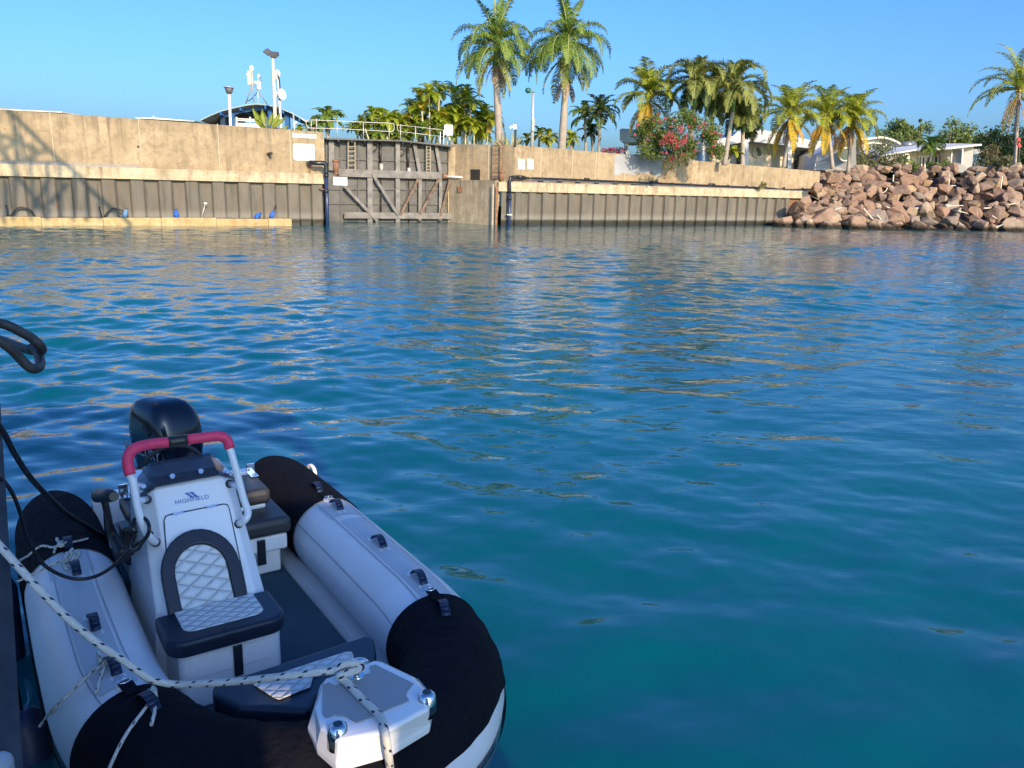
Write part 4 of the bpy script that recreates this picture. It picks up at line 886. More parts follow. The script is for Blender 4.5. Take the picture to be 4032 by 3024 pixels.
    m=MB(); m.bar(Z(1640,985,D-3.6),Z(1760,955,D-4.6),.06); m.bar(Z(1640,1000,D-3.6),Z(1640,975,D-3.6),.06); m.bar(Z(1760,985,D-4.6),Z(1760,955,D-4.6),.06); m.build('handrail',GALV,t)
    # blue-grey canopy on a column
    D=72; t=thing('canopy','blue-grey curved canopy on a white column above the right quay wall','canopy',Vector((*Z(172,880,D).xy,4.7)))
    top=[(118,712),(135,703),(200,706),(300,720),(420,735)]; 
    m=MB(); m.prism([Z(x,y,D+(x-118)*.006) for x,y in top]+[Z(x,y,D+(x-118)*.006) for x,y in ((420,800),(290,802),(200,812),(150,808),(120,795))],(1,5,0)); m.build('deck',mat('blue_grey_cladding',(.34,.44,.50),.5,0,.05),t,fix=True)
    m=MB(); m.prism([Z(160,900,D+1),Z(185,900,D+1),Z(188,800,D+1),Z(162,800,D+1)],(0,.7,0)); m.build('column',HWHITE,t,fix=True)
    m=MB(); m.prism([Z(166,862,D+.95),Z(174,862,D+.95),Z(175,838,D+.95),Z(167,838,D+.95)],(0,.03,0)); m.build('wall_light',BLK,t,fix=True)
houses()
# ============ ROCK ARMOUR ============
def rockmat():
    m,nt,bs=newmat('red_brown_rock')
    oi=nt.nodes.new('ShaderNodeObjectInfo'); n=noise(nt,1.6,6,rough=.7); n2=noise(nt,7,5,rough=.7)
    c=mixc(nt,math_(nt,'MULTIPLY',ramp(nt,n,.4,.7),.5),oi.outputs['Color'],(.22,.15,.115)); c=mixc(nt,math_(nt,'MULTIPLY',ramp(nt,n2,.5,.75),.45),c,(.42,.30,.23)); c=mixc(nt,math_(nt,'MULTIPLY',ramp(nt,n2,.47,.30),.55),c,(.12,.085,.065))
    gp=nt.nodes.new('ShaderNodeNewGeometry'); sp=nt.nodes.new('ShaderNodeSeparateXYZ'); nt.links.new(gp.outputs['Position'],sp.inputs[0])
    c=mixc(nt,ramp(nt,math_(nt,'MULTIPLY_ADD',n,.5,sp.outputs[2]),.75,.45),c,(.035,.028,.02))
    nt.links.new(c,bs.inputs['Base Color']); bs.inputs['Roughness'].default_value=.9; bs.inputs['Specular IOR Level'].default_value=.2
    bump(nt,bs,math_(nt,'ADD',n2,n),.8,.10); return m
def rocks():
    RM=rockmat(); rng=random.Random(12); meshes=[]
    for k in range(16):
        bm=bmesh.new(); 
        ell=(rng.uniform(.85,1.25),rng.uniform(.7,1.0),rng.uniform(.6,.9))
        for i in range(15):
            v=Vector((rng.gauss(0,1),rng.gauss(0,1),rng.gauss(0,1))).normalized()*rng.uniform(.42,.6)
            v=Vector([max(-.44,min(.44,q)) for q in v])
            bm.verts.new((v.x*ell[0],v.y*ell[1],v.z*ell[2]))
        bmesh.ops.convex_hull(bm,input=bm.verts); bmesh.ops.delete(bm,geom=[v for v in bm.verts if not v.link_faces],context='VERTS')
        bmesh.ops.dissolve_limit(bm,angle_limit=.3,verts=bm.verts,edges=bm.edges)
        bmesh.ops.bevel(bm,geom=bm.edges[:],offset=.035,segments=2,affect='EDGES',profile=.6); bmesh.ops.triangulate(bm,faces=bm.faces)
        bmesh.ops.subdivide_edges(bm,edges=[e for e in bm.edges if e.calc_length()>.15],cuts=2,use_grid_fill=True)
        for v in bm.verts:
            q=v.co*5+Vector((k*3,0,0)); v.co*=1+.03*(math.sin(q.x*1.9)+math.sin(q.y*2.3+1)+math.sin(q.z*2.1+2))+rng.uniform(-.008,.008)
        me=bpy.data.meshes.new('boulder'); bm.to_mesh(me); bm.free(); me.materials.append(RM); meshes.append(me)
    # slope: water line and crest line
    wl=[Yd(3090,884,69.5),Yd(3250,893,67.5),Yd(3500,898,67.8),Yd(4032,905,71.2),Yd(4300,910,73.5)]
    for p in wl: p.z=0
    cr_=[Yd(3240,690,76.5),Yd(3500,668,76.5),Yd(4032,665,79.5),Yd(4300,662,82)]
    def along(L,t):
        f=t*(len(L)-1); i=min(int(f),len(L)-2); return L[i].lerp(L[i+1],f-i)
    # core under the rocks
    m=MB(); n=24; a=[along(wl,i/n)+Vector((0,1.0,-.6)) for i in range(n+1)]; b=[along(cr_,i/n)+Vector((0,.6,-.75)) for i in range(n+1)]; c=[p+Vector((0,12,-.2)) for p in b]; d=[p+Vector((0,0,-2.)) for p in a]
    v0=m.add(d+a+b+c,[]); 
    for r_ in range(3):
        for i in range(n): m.f.append((r_*(n+1)+i,r_*(n+1)+i+1,(r_+1)*(n+1)+i+1,(r_+1)*(n+1)+i)); m.m.append(0); m.s.append(False)
    o=m.build('embankment',mat('dark_rubble_core',(.07,.045,.035),.95)); tag(o,kind='structure')
    cnt=0; rows=9
    ROWS={}
    for r_ in range(rows):
        s=r_/(rows-1); ncol=31 if r_<6 else 32
        for cidx in range(ncol):
            t=(cidx+(.5 if r_%2 else 0)+rng.uniform(-.28,.28))/ncol
            p0=along(wl,t*.93); p1=along(cr_,t*.93)
            p=p0.lerp(p1,s+rng.uniform(-.03,.03)); size=(rng.uniform(.95,1.55) if rng.random()<.65 else rng.uniform(1.5,2.25))*(1.1 if s<.5 else .95 if r_<rows-1 else .85)
            if s<.12: size*=1.1; p.z+=.05
            px=(p-CAM).dot(right)/(p-CAM).dot(fwd)*F+2016
            if px>4120: continue
            if px<3225 and s>.45: continue
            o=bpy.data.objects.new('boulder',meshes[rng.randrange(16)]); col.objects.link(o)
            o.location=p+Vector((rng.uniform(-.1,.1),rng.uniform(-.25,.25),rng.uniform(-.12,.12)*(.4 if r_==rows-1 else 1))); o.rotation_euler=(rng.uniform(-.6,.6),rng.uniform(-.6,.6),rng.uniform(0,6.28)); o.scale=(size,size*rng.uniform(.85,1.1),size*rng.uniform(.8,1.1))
            tag(o,'b','boulder','boulders of the rock slope'); ROWS.setdefault(r_,[]).append((px,o)); cnt+=1
    nm=['at the waterline','just above the waterline','in the third row up','in the fourth row up','in the middle row','above the middle row','in the third row down','just below the crest','on the crest']
    zones=((3340,'near the quay end'),(3500,'below the grey scrub'),(3640,'left of the date palm'),(3780,'below the white house'),(3900,'by the end wall'),(9999,'near the right edge'))
    cl={'pinkish brown':(.37,.25,.175),'dark brown':(.21,.145,.115),'reddish':(.32,.20,.135),'tan':(.42,.32,.225),'grey-brown':(.30,.245,.195),'orange-brown':(.40,.27,.155)}
    seen={}
    for r_,L_ in ROWS.items():
        for px,o in sorted(L_,key=lambda q:q[0]):
            q=max(o.scale); sz='huge' if q>2.0 else 'large' if q>1.6 else 'small' if q<1.25 else 'mid-sized'
            cn=rng.choices(list(cl),[5,3,4,3,2,1])[0]; k_=rng.uniform(.88,1.12); o.color=tuple(v*k_ for v in cl[cn])+(1,)
            seen.setdefault((sz,cn,nm[r_],next(b for a,b in zones if px<a)),[]).append(o)
    for (sz,cn,rw,zn),os_ in seen.items():
        for k,o in enumerate(os_):
            x='' if len(os_)==1 else (', left one' if k==0 else ', right one' if k==len(os_)-1 else ', middle one')
            o['label']=f"{sz} {cn} boulder {rw}, {zn}{x}"
    for px,py,D,size,l in ((3168,800,69,1.6,'big boulder leaning against the rusty end of the right sheet piling, above the waterline'),(3215,745,71.5,1.5,'boulder tucked beneath the right end of the capping beam'),(3270,700,74,1.6,'boulder against the end of the right quay parapet, near the crest'),(3160,868,69.2,2.0,'broad dark footed boulder at the waterline, leftmost of the rock slope'),(3238,852,68.5,2.2,'large boulder at the waterline, second from the left end of the slope')):
        o=bpy.data.objects.new('boulder',meshes[rng.randrange(16)]); col.objects.link(o); o.location=Yd(px,py,D); o.rotation_euler=(rng.uniform(-.4,.4),rng.uniform(-.4,.4),rng.uniform(0,6)); o.scale=(size,)*3; o.color=(.34,.225,.155,1); tag(o,l,'boulder','boulders of the rock slope'); cnt+=1
    Q=lambda x,y,D: Yd(3000+x/2.1434,500+y/2.1434,D)
    PVC=mat('pale_pvc',(.70,.66,.50),.5)
    for x0,y0,x1,y1,D,l in ((1112,403,1100,525,74.5,'thin pale upright stake in the upper boulders, the left one of three'),(1582,402,1576,505,75,'thin pale upright stake in the upper boulders, the middle one of three'),(2030,415,2008,568,75.5,'pale upright stake with a white foot in the boulders, the right one of three')):
        m=MB(); m.tube([Q(x1,y1,D),Q(x0,y0,D+.3)],.055,6); 
        if x0<2000: m.tube([Q(x1-75,y1-15,D),Q(x1+60,y1-10,D)],.035,6)
        else: m.tube([Q(x1,y1,D-.02),Q(x1+4,y1-38,D+.05)],.1,6)
        single('stake',l,'stake',m,PVC,Q(x1,y1,D),'pale stakes in the boulders')
    DW=mat('bleached_driftwood',(.62,.54,.42),.8,0,.2,5,.3)
    for k,(pts,D,l) in enumerate((([(855,685),(910,750),(970,810),(1020,845),(1050,820)],68.6,'long bleached driftwood branch sloping down to the water'),([(970,740),(1010,790),(1040,845)],68.7,'thin driftwood twig crossing the foot of the long branch'),([(1050,672),(1120,705),(1205,733)],70.5,'straight driftwood stick lying right of the long branch'),([(1065,492),(1045,540),(990,568)],73.5,'forked pale driftwood in the upper boulders below the left stake'),([(1250,688),(1330,684),(1410,685)],71.0,'level driftwood stick in the middle of the slope'),([(1500,700),(1580,668),(1670,662)],71.5,'pale driftwood pole slanting up in the slope centre'),([(1545,658),(1620,664),(1700,662)],71.8,'thin driftwood stick above the slanting pole'),([(1650,708),(1735,728)],71.4,'short driftwood stick right of the slope centre'),([(1870,686),(1950,684),(2025,692)],72.4,'level driftwood stick below the right stake'),([(1970,850),(2005,835),(2035,822)],70.5,'small driftwood hook near the waterline at the right'),([(610,700),(640,690),(678,675)],69.8,'short driftwood stick in the left part of the slope'),([(310,690),(340,680),(370,710),(345,672)],69.5,'tangled pale twigs under the capping beam end'),([(1940,748),(1985,775)],71.5,'stubby driftwood piece low on the right of the slope'),([(2060,660),(2140,645)],73,'thin driftwood stick near the right edge'))):
        m=MB(); q=[Q(x,y,D-.4) for x,y in pts]; m.tube(spline(q,4) if len(q)>2 else q,[.07*(1-.5*i/(max(1,(len(q)-1)*4 if len(q)>2 else 1))) for i in range((len(q)-1)*4+1 if len(q)>2 else 2)],6); single('driftwood',l,'driftwood',m,DW,q[0],'driftwood on the boulders')
rocks()
# ============ DINGHY ============
BO=Vector((-2.18,5.01,0)); BA=-0.9772536
Rz=Matrix.Rotation(BA,3,'Z'); Ri=Rz.transposed()
def lray(px,py): return Ri@ray(px,py), Ri@(CAM-BO)
def bp(px,py,nx=0,ny=0,nz=1,d=.5):
    r,o=lray(px,py); n=Vector((nx,ny,nz)); return o+r*((d-o.dot(n))/r.dot(n))
def bz(px,py,z): return bp(px,py,0,0,1,z)
def bx(px,py,x): return bp(px,py,1,0,0,x)
def by(px,py,y): return bp(px,py,0,1,0,y)
FN=Vector((1,0,.8)).normalized()
def bf(px,py,off=0): return bp(px,py,1,0,.8,2.13+off*Vector((1,0,.8)).length)
def wl_(v): return BO+Rz@Vector(v)
PVC_G=mat('light_grey_tube_fabric',(.70,.71,.73),.36,0,.10,1.6,.10,.006,9)
def covermat():
    m,nt,bs=newmat('black_canvas_cover'); n=noise(nt,2.2,4,(1,1,2),rough=.6,dist=.8); f=noise(nt,300,2)
    nt.links.new(mixc(nt,ramp(nt,n,.3,.7),(.004,.005,.010),(.008,.008,.011)),bs.inputs['Base Color']); bs.inputs['Roughness'].default_value=.9; bs.inputs['Specular IOR Level'].default_value=.12
    bump(nt,bs,math_(nt,'MULTIPLY_ADD',f,.01,math_(nt,'ADD',n,math_(nt,'MULTIPLY',noise(nt,7,3,(1,1,2.5),dist=1.5),.3))),1,.05); return m
COVER=covermat()
GEL=mat('white_gelcoat',(.84,.845,.85),.22,0,.02,2,.02,.002,10,.5,.3)
NAVY=mat('navy_vinyl',(.008,.014,.030),.42,0,.15,12,.12,.003,150)
BLKV=mat('black_vinyl',(.035,.035,.037),.45,0,.15,12,.15,.003,150)
CHROME=mat('polished_steel',(.75,.75,.75),.08,1,.03,5,0)
FLOORM=mat('grey_nonslip_floor',(.045,.085,.115),.85,0,.1,4,.3,.003,400,.12)
STRAP=mat('navy_rubber_strap',(.015,.025,.06),.45,0,.1,10,.05)
def quiltmat(name,sx,sy,ang=(30,-30),per=.045):
    m,nt,bs=newmat(name); tc=nt.nodes.new('ShaderNodeTexCoord'); sp=nt.nodes.new('ShaderNodeSeparateXYZ'); nt.links.new(tc.outputs['Object'],sp.inputs[0])
    ax={'x':0,'y':1,'z':2}; u=sp.outputs[ax[sx]]; v=sp.outputs[ax[sy]]; hs=[]
    for a in ang:
        c,s=math.cos(math.radians(a)),math.sin(math.radians(a))
        t=math_(nt,'ADD',math_(nt,'MULTIPLY',u,-s/per),math_(nt,'MULTIPLY',v,c/per)); fr=math_(nt,'FRACT',t); d=math_(nt,'ABSOLUTE',math_(nt,'SUBTRACT',fr,.5)); hs.append(math_(nt,'SUBTRACT',.5,d))
    h=math_(nt,'MINIMUM',hs[0],hs[1]); h2=math_(nt,'POWER',math_(nt,'MINIMUM',math_(nt,'MULTIPLY',h,3.2),1),.5)
    nt.links.new(mixc(nt,h2,(.50,.52,.52),(.70,.72,.71)),bs.inputs['Base Color']); bs.inputs['Roughness'].default_value=.45
    bump(nt,bs,h2,1,.008); return m
QF=quiltmat('white_quilted_vinyl_back','y','z',(28,-18)); QS=quiltmat('white_quilted_vinyl_seat','y','x',(35,-35))
def ropemat():
    m,nt,bs=newmat('flecked_white_rope'); tc=nt.nodes.new('ShaderNodeTexCoord'); sp=nt.nodes.new('ShaderNodeSeparateXYZ'); nt.links.new(tc.outputs['UV'],sp.inputs[0])
    u,v=sp.outputs[0],sp.outputs[1]
    a=math_(nt,'FRACT',math_(nt,'ADD',math_(nt,'MULTIPLY',u,12.5),math_(nt,'MULTIPLY',v,1.0))); on=math_(nt,'LESS_THAN',a,.17)
    b=math_(nt,'FRACT',math_(nt,'MULTIPLY',v,4)); on2=math_(nt,'LESS_THAN',b,.5)
    n=noise(nt,60,3); base=mixc(nt,n,(.55,.53,.46),(.74,.72,.66))
    nt.links.new(mixc(nt,math_(nt,'MULTIPLY',on,on2),base,(.03,.02,.05)),bs.inputs['Base Color']); bs.inputs['Roughness'].default_value=.85
    w1=math_(nt,'SINE',math_(nt,'ADD',math_(nt,'MULTIPLY',u,900),math_(nt,'MULTIPLY',v,25.13))); w2=math_(nt,'SINE',math_(nt,'SUBTRACT',math_(nt,'MULTIPLY',u,900),math_(nt,'MULTIPLY',v,25.13)))
    bump(nt,bs,math_(nt,'MAXIMUM',w1,w2),.5,.002); return m
ROPE=ropemat()
TR=.225
HALF=[(-.46,.70,.37,.035),(-.40,.70,.365,.09),(-.30,.70,.36,.145),(-.15,.70,.35,.195),(0,.70,.34,.22),(.2,.70,.34,TR),(.6,.705,.34,TR),(1.0,.705,.34,TR),(1.4,.705,.34,TR),(1.8,.70,.342,TR),(2.1,.69,.348,TR),(2.4,.645,.36,TR),(2.68,.545,.38,TR),(2.90,.38,.40,TR),(3.03,.19,.415,TR)]
def tubepath():
    full=HALF+[(3.075,0,.42,TR)]+[(x,-y,z,r) for x,y,z,r in reversed(HALF)]
    P=spline([(a,b,c) for a,b,c,_ in full],6); Rr=spline([(r,0,0) for *_,r in full],6)
    return P,[max(.01,q.x) for q in Rr]
TP,TRr=tubepath()
def ring(i,r,angs):
    a=TP[max(i-1,0)]; b=TP[min(i+1,len(TP)-1)]; T=(b-a).normalized(); out=Vector((0,0,1)).cross(T).normalized(); upv=T.cross(out)
    return [TP[i]+(out*math.cos(t)+upv*math.sin(t))*r for t in angs]
def sweep(m,i0,i1,dr,a0,a1,n=24,mi=0,dfun=None):
    closed=abs(a1-a0)>6.28
    angs=[a0+(a1-a0)*k/(n if closed else n-1) for k in range(n)]
    rings=[ring(i,TRr[i]+dr+(dfun(i) if dfun else 0),angs) for i in range(i0,i1+1)]
    b=m.add([p for r in rings for p in r],[])
    for i in range(len(rings)-1):
        for k in range(n if closed else n-1):
            k2=(k+1)%n; m.f.append((b+i*n+k,b+(i+1)*n+k,b+(i+1)*n+k2,b+i*n+k2)); m.m.append(mi); m.s.append(True)
def sweepf(m,i0,i1,dr,afun,a1,n=30):
    rings=[]
    for i in range(i0,i1+1):
        a0=afun(i); rings.append(ring(i,TRr[i]+dr+.003*math.sin(i*1.9),[a0+(a1-a0)*k/(n-1) for k in range(n)]))
    b=m.add([p for r in rings for p in r],[])
    for i in range(len(rings)-1):
        for k in range(n-1): m.f.append((b+i*n+k,b+(i+1)*n+k,b+(i+1)*n+k+1,b+i*n+k+1)); m.m.append(0); m.s.append(True)
def idx(x,side):
    c=[i for i in range(len(TP)) if (TP[i].y>0)==(side>0)]; return min(c,key=lambda i:abs(TP[i].x-x))
def dinghy():
    t=thing('inflatable_dinghy','light grey rigid inflatable dinghy with black tube covers, white console and black outboard','dinghy',BO,rotz=BA)
    B=lambda m,n,mt,p=t,**k: m.build(n,mt,p,local=True,**k)
    N=len(TP)-1; rad=math.radians
    m=MB(); sweep(m,0,N,0,0,2*math.pi,28); tube=B(m,'inflatable_tube',PVC_G)
    # covers
    m=MB(); i0,i1=idx(2.30,1),idx(2.33,-1)
    sweepf(m,i0,i1,.007,lambda i: rad(-30+52*max(0,min(1,(TP[i].x-2.35)/.5))),rad(215),30); B(m,'bow_cover',COVER)
    for s in (1,-1):
        m=MB(); a,b=(0,idx(.84,1)) if s>0 else (idx(.86,-1),N)
        sweep(m,a,b,.007,rad(-60),rad(230),30); B(m,'stern_cover',COVER)
    # reinforcing patches, strake
    m=MB(); sweep(m,idx(1.2,1),idx(2.29,1),.0025,rad(68),rad(104),8); sweep(m,idx(2.32,-1),idx(1.15,-1),.0025,rad(68),rad(104),8)
    sweep(m,idx(.86,1),idx(1.12,1),.0025,rad(60),rad(112),8); sweep(m,idx(1.12,-1),idx(.88,-1),.0025,rad(60),rad(112),8)
    B(m,'doubler_strip',mat('grey_doubler_fabric',(.47,.50,.54),.45,0,.05,3,.04),tube)
    m=MB(); sweep(m,idx(.05,1),idx(.05,-1),.014,rad(-24),rad(-10),4); sweep(m,idx(.05,1),idx(.05,-1),.004,rad(-29),rad(-24),2); sweep(m,idx(.05,1),idx(.05,-1),.004,rad(-10),rad(-6),2); B(m,'rubbing_strake',mat('dark_grey_strake',(.10,.12,.16),.5))
    m=MB()
    for an in (64,108,150):
        sweep(m,idx(.86,1),idx(2.32,1),.003,rad(an),rad(an+1.3),3); sweep(m,idx(2.33,-1),idx(.88,-1),.003,rad(an),rad(an+1.3),3)
    B(m,'seam_tape',mat('seam_grey',(.33,.36,.40),.6),tube)
    # end rings at stern
    m=MB(); 
    for s in (1,-1):
        c=by(1268,1855,.93) if s>0 else Vector((-.1,-.93,.42))
    cc=Vector((-.05,.93,.42)); m.tube([cc+Vector((.05*math.cos(a),.01*math.cos(a),.05*math.sin(a))) for a in [k*math.pi/8 for k in range(16)]],.014,8,close=True); m.box(cc+Vector((0,-.03,-.05)),(.1,.03,.03)); B(m,'towing_ring',WHT)
    # handles
    for s,xs in ((1,(.69,1.02,1.61,2.09,2.44)),(-1,(.78,1.11,1.73,2.15,2.52))):
        for k,x in enumerate(xs):
            i=idx(x,s); c=TP[i]; T=(TP[i+1]-TP[i-1]).normalized(); o_=Vector((0,0,1)).cross(T); top=c+Vector((0,0,TRr[i]+.006))
            m=MB(); L=.068; pr=[]
            for q in range(9):
                u=-1+q/4; pr.append(top+T*L*u+Vector((0,0,.04*(1-abs(u)**2.4))))
            for q in range(8):
                a,b=pr[q],pr[q+1]; w_=o_*.020; h_=Vector((0,0,.004))
                m.add([a-w_,a+w_,b+w_,b-w_,a-w_+h_,a+w_+h_,b+w_+h_,b-w_+h_],[(0,1,2,3),(7,6,5,4),(0,4,5,1),(3,2,6,7),(0,3,7,4),(1,5,6,2)],0,True)
            h=B(m,'handle',STRAP)
            for u in (-1,1):
                m=MB(); m.tube([top+T*L*u*1.15+Vector((0,0,-.02)),top+T*L*u*1.15+Vector((0,0,-.004))],[.036,.030],14)
                B(m,'handle_patch',PVC_G if k in(1,2,3) else COVER,h)
    # D rings by the covers
    for x,s in ((.90,1),(2.26,1),(.93,-1),(2.28,-1)):
        i=idx(x,s); c=TP[i]; T=(TP[i+1]-TP[i-1]).normalized(); o_=Vector((0,0,1)).cross(T); top=c+Vector((0,0,TRr[i]+.008))+ (o_*.0)
        m=MB(); m.tube([top+o_*.024*math.cos(a)+T*.016*math.sin(a)+Vector((0,0,.01)) for a in [k*math.pi/6 for k in range(12)]],.004,6,close=True); m.tube([top-Vector((0,0,.02)),top],[.036,.03],14,1)
        B(m,'securing_ring',[CHROME,PVC_G])
        m=MB(); dn=T if (x>2)==(s>0) else -T
        dn=T*(1 if x>2 else -1)*(1 if s>0 else -1); m.bar(top+Vector((0,0,.008)),top+dn*.10+Vector((0,0,.004)),.05,.006); B(m,'cover_tab',COVER)
    # hull and deck
    m=MB(); st=[(-.02,.50,-.22),(1.0,.50,-.24),(2.0,.46,-.22),(2.6,.30,-.08),(2.95,.08,.15)]
    rings=[[Vector((x,-w_,max(.13,z))),Vector((x,-w_*.8,.02)),Vector((x,0,z-.01)),Vector((x,w_*.8,.02)),Vector((x,w_,max(.13,z)))] for x,w_,z in st]
    m.loft(rings,0,False); B(m,'hull',mat('grey_hull_paint',(.35,.37,.40),.4))
    m=MB(); m.prism([(0,-.435,.165),(2.3,-.435,.165),(2.6,-.2,.165),(2.6,.2,.165),(2.3,.435,.165),(0,.435,.165)],(0,0,-.02)); B(m,'floor',FLOORM,fix=True)
    m=MB()
    for s in (1,-1): m.prism([(.0,.345*s,.16),(2.45,.345*s,.16),(2.45,.36*s,.19),(2.45,.55*s,.25),(0,.55*s,.25),(0,.36*s,.19)][0:0] or [(0,.425*s,.10),(0,.425*s,.175),(0,.445*s,.20),(0,.57*s,.225),(0,.57*s,.1)],(2.42,0,0))
    B(m,'side_deck',mat('pale_grey_deck',(.42,.44,.46),.5,0,.06,3),bevel=.006,fix=True)
    m=MB(); m.box((-.03,0,.28),(.08,1.0,.5)); B(m,'transom',GEL,bevel=.01)
    # stern bench
    m=MB(); m.box((.68,0,.245),(.36,.80,.15)); m.box((.68,0,.37),(.42,.87,.10)); b=B(m,'stern_bench',GEL,bevel=.015,seg=3)
    m=MB(); m.box((.895,.275,.33),(.012,.05,.16)); B(m,'latch',BLKP,b,bevel=.004)
    m=MB(); m.box((.69,.0,.475),(.45,.92,.105)); B(m,'bench_cushion',BLKV,bevel=.035,seg=4)
    m=MB(); m.box((.56,.0,.605),(.34,.80,.10)); B(m,'backrest_cushion',BLKV,bevel=.035,seg=4)
    m=MB(); m.box((.57,.0,.54),(.26,.74,.03)); B(m,'cushion_frame',GEL,bevel=.01)
    for s in (1,-1):
        m=MB(); c=Vector((.45,.37*s,.662)); m.box(c,(.10,.05,.006)); m.box(c+Vector((-.04,0,.03)),(.01,.05,.06)); m.ball(c+Vector((.02,0,.004)),.01,0,6); B(m,'hinge_bracket',CHROME,bevel=.002)
    # console body
    y0=-.185
    def sec(z,xf,hw,ch,xb): return [Vector((xb,y0-hw,z)),Vector((xf-ch*1.5,y0-hw,z)),Vector((xf,y0-hw+ch,z)),Vector((xf,y0+hw-ch,z)),Vector((xf-ch*1.5,y0+hw,z)),Vector((xb,y0+hw,z))]
    m=MB(); m.loft([sec(.165,1.74,.275,.06,.95),sec(.5,1.73,.25,.065,.98),sec(.985,1.342,.222,.055,1.0),sec(1.0,1.31,.205,.05,1.02)],0); con=B(m,'console',GEL,bevel=.012,seg=3,fix=True)
    # hatch on the sloping face
    def fpoly(pts,off): return [bf(x,y,off) for x,y in pts]
    hp=[(676,2434),(648,2050),(655,2035),(668,2030),(880,1988),(893,1990),(900,2003),(962,2300),(975,2375)]
    m=MB(); m.prism(fpoly([(672,2440),(643,2052),(650,2031),(668,2024),(880,1982),(897,1985),(905,2003),(968,2300),(981,2380)],.0012),FN*.001); B(m,'hatch_gap',mat('dark_gap',(.05,.06,.09),.6),con,fix=True)
    m=MB(); m.prism(fpoly(hp,.002),FN*.004); B(m,'hatch',GEL,con,bevel=.0015,fix=True)
    for a,b in (((682,2028),(722,2018)),((813,2000),(850,1992))):
        m=MB(); m.bar(bf(*a,.006),bf(*b,.006),.014,.012,0,FN); B(m,'hinge',CHROME,con)
    # logo
    m=MB(); ax=(bf(800,1975,0)-bf(715,1990,0)).normalized(); ax=Vector((0,1,0)); ay=FN.cross(ax).normalized()
    if ay.z<0: ay=-ay
    BLG=mat('blue_decal',(.10,.20,.50),.35)
    text_mesh(m,'HIGHFIELD',.030,bf(758,1974,.001),ax,ay,0,.001,0,1.12)
    for dx in (0,.022):
        o=bf(752,1946,.002)+ax*dx; m.add([o+ax*a+ay*b for a,b in ((-.030,.012),(-.012,.012),(-.002,-.004),(.012,-.018),(-.006,-.018),(-.014,-.004))],[(0,1,2,5),(5,2,3,4)])
    B(m,'maker_lettering',BLG,con)
    # dash and windscreen
    SM=bpy.data.materials.new('smoked_acrylic'); SM.use_nodes=True; b_=SM.node_tree.nodes['Principled BSDF']; b_.inputs['Base Color'].default_value=(.05,.06,.09,1); b_.inputs['Roughness'].default_value=.05; b_.inputs['Alpha'].default_value=.55
    w0=[bx(547,1968,1.30),bp(613,1916,1,0,.8,2.15),bp(863,1868,1,0,.8,2.15),bx(926,1884,1.30)]
    wt=[bx(540,1880,1.17),bz(591,1822,1.085),bz(825,1784,1.085),bx(924,1872,1.19)]
    m=MB(); b0=m.add(w0+wt,[]); 
    for i in range(3): m.f.append((b0+i,b0+i+1,b0+4+i+1,b0+4+i)); m.m.append(0); m.s.append(False)
    ws=B(m,'windscreen',SM); sdm=ws.modifiers.new('th','SOLIDIFY'); sdm.thickness=.006
    m=MB(); 
    for i in range(3): 
        a,b=w0[i],w0[i+1]; u=(wt[i]-w0[i])*.2; v=(wt[i+1]-w0[i+1])*.2; m.add([a+FN*.004,b+FN*.004,b+v+FN*.004,a+u+FN*.004],[(0,1,2,3),(3,2,1,0)])
    B(m,'trim_strip',mat('dark_trim',(.03,.035,.05),.3),ws)
    for i,(x,y) in enumerate(((564,1918),(678,1877),(790,1857),(896,1860))):
        m=MB(); c=bp(x,y,1,0,.8,2.185 if i in(1,2) else 2.10); m.tube([c-FN*.006,c+FN*.012],[.014,.012],12); B(m,'screw',CHROME,ws)
    m=MB(); m.box((1.14,y0,1.004),(.20,.34,.03)); B(m,'dash_panel',mat('black_dash',(.015,.02,.03),.25),con,bevel=.01)
    m=MB(); c=Vector((.93,y0,.93)); m.tube([c+Vector((.05*math.cos(a)*.5,.16*math.sin(a),.15*math.cos(a))) for a in [k*math.pi/12 for k in range(24)]],.012,8,close=True); m.bar(c-Vector((0,.15,0)),c+Vector((0,.15,0)),.02); B(m,'steering_wheel',BLK)
    # handrail
    RP=mat('pink_grip_tape',(.72,.045,.13),.6,0,.12,30,.5,.003,120)
    def rl(x,y,xx): return bx(x,y,xx)
    pL=[(613,2135,1.50),(585,2112,1.53),(556,2050,1.52),(537,1975,1.48),(525,1900,1.45),(513,1870,1.43),(503,1815,1.41),(516,1778,1.40),(550,1758,1.39),(600,1748,1.38),(662,1741,1.38)]
    pR=[(735,1731,1.38),(800,1723,1.38),(862,1716,1.38),(893,1732,1.39),(905,1765,1.40),(918,1808,1.42),(935,1870,1.44),(958,1960,1.47),(976,2015,1.50),(966,2045,1.52),(940,2063,1.49)]
    L=spline([rl(*p) for p in pL+pR],5); iL=25; iT=50; iT2=55; iR=75
    def mf(i): return 1 if (iL<=i<iT or iT2<=i<iR) else (2 if iT<=i<iT2 else 0)
    WR=mat('white_powder_coat',(.74,.76,.79),.25,0,.02)
    m=MB(); m.tube(L,.0185,12); m.tube([rl(537,1975,1.48),bf(578,1965,-.01)],.016,10); m.tube([rl(950,1918,1.455),bf(905,1905,-.01)],.016,10)
    hr=B(m,'handrail',WR)
    for a,b,mt,nm,rr in ((iL,iT,RP,'grip',.0255),(iT2,iR,RP,'grip',.0255),(iT,iT2,mat('black_tape',(.02,.02,.02),.35,0,.1,20,.3,.003,80),'centre_wrap',.027)):
        m=MB(); q=L[a:b+1]; m.tube(q,rr,14); B(m,nm,mt,hr)
    for x,y in ((613,2135),(940,2063),(578,1967),(905,1905)): m=MB(); c=bf(x,y,0); m.tube([c-FN*.004,c+FN*.003],.022,16); B(m,'flange',BLK,hr)
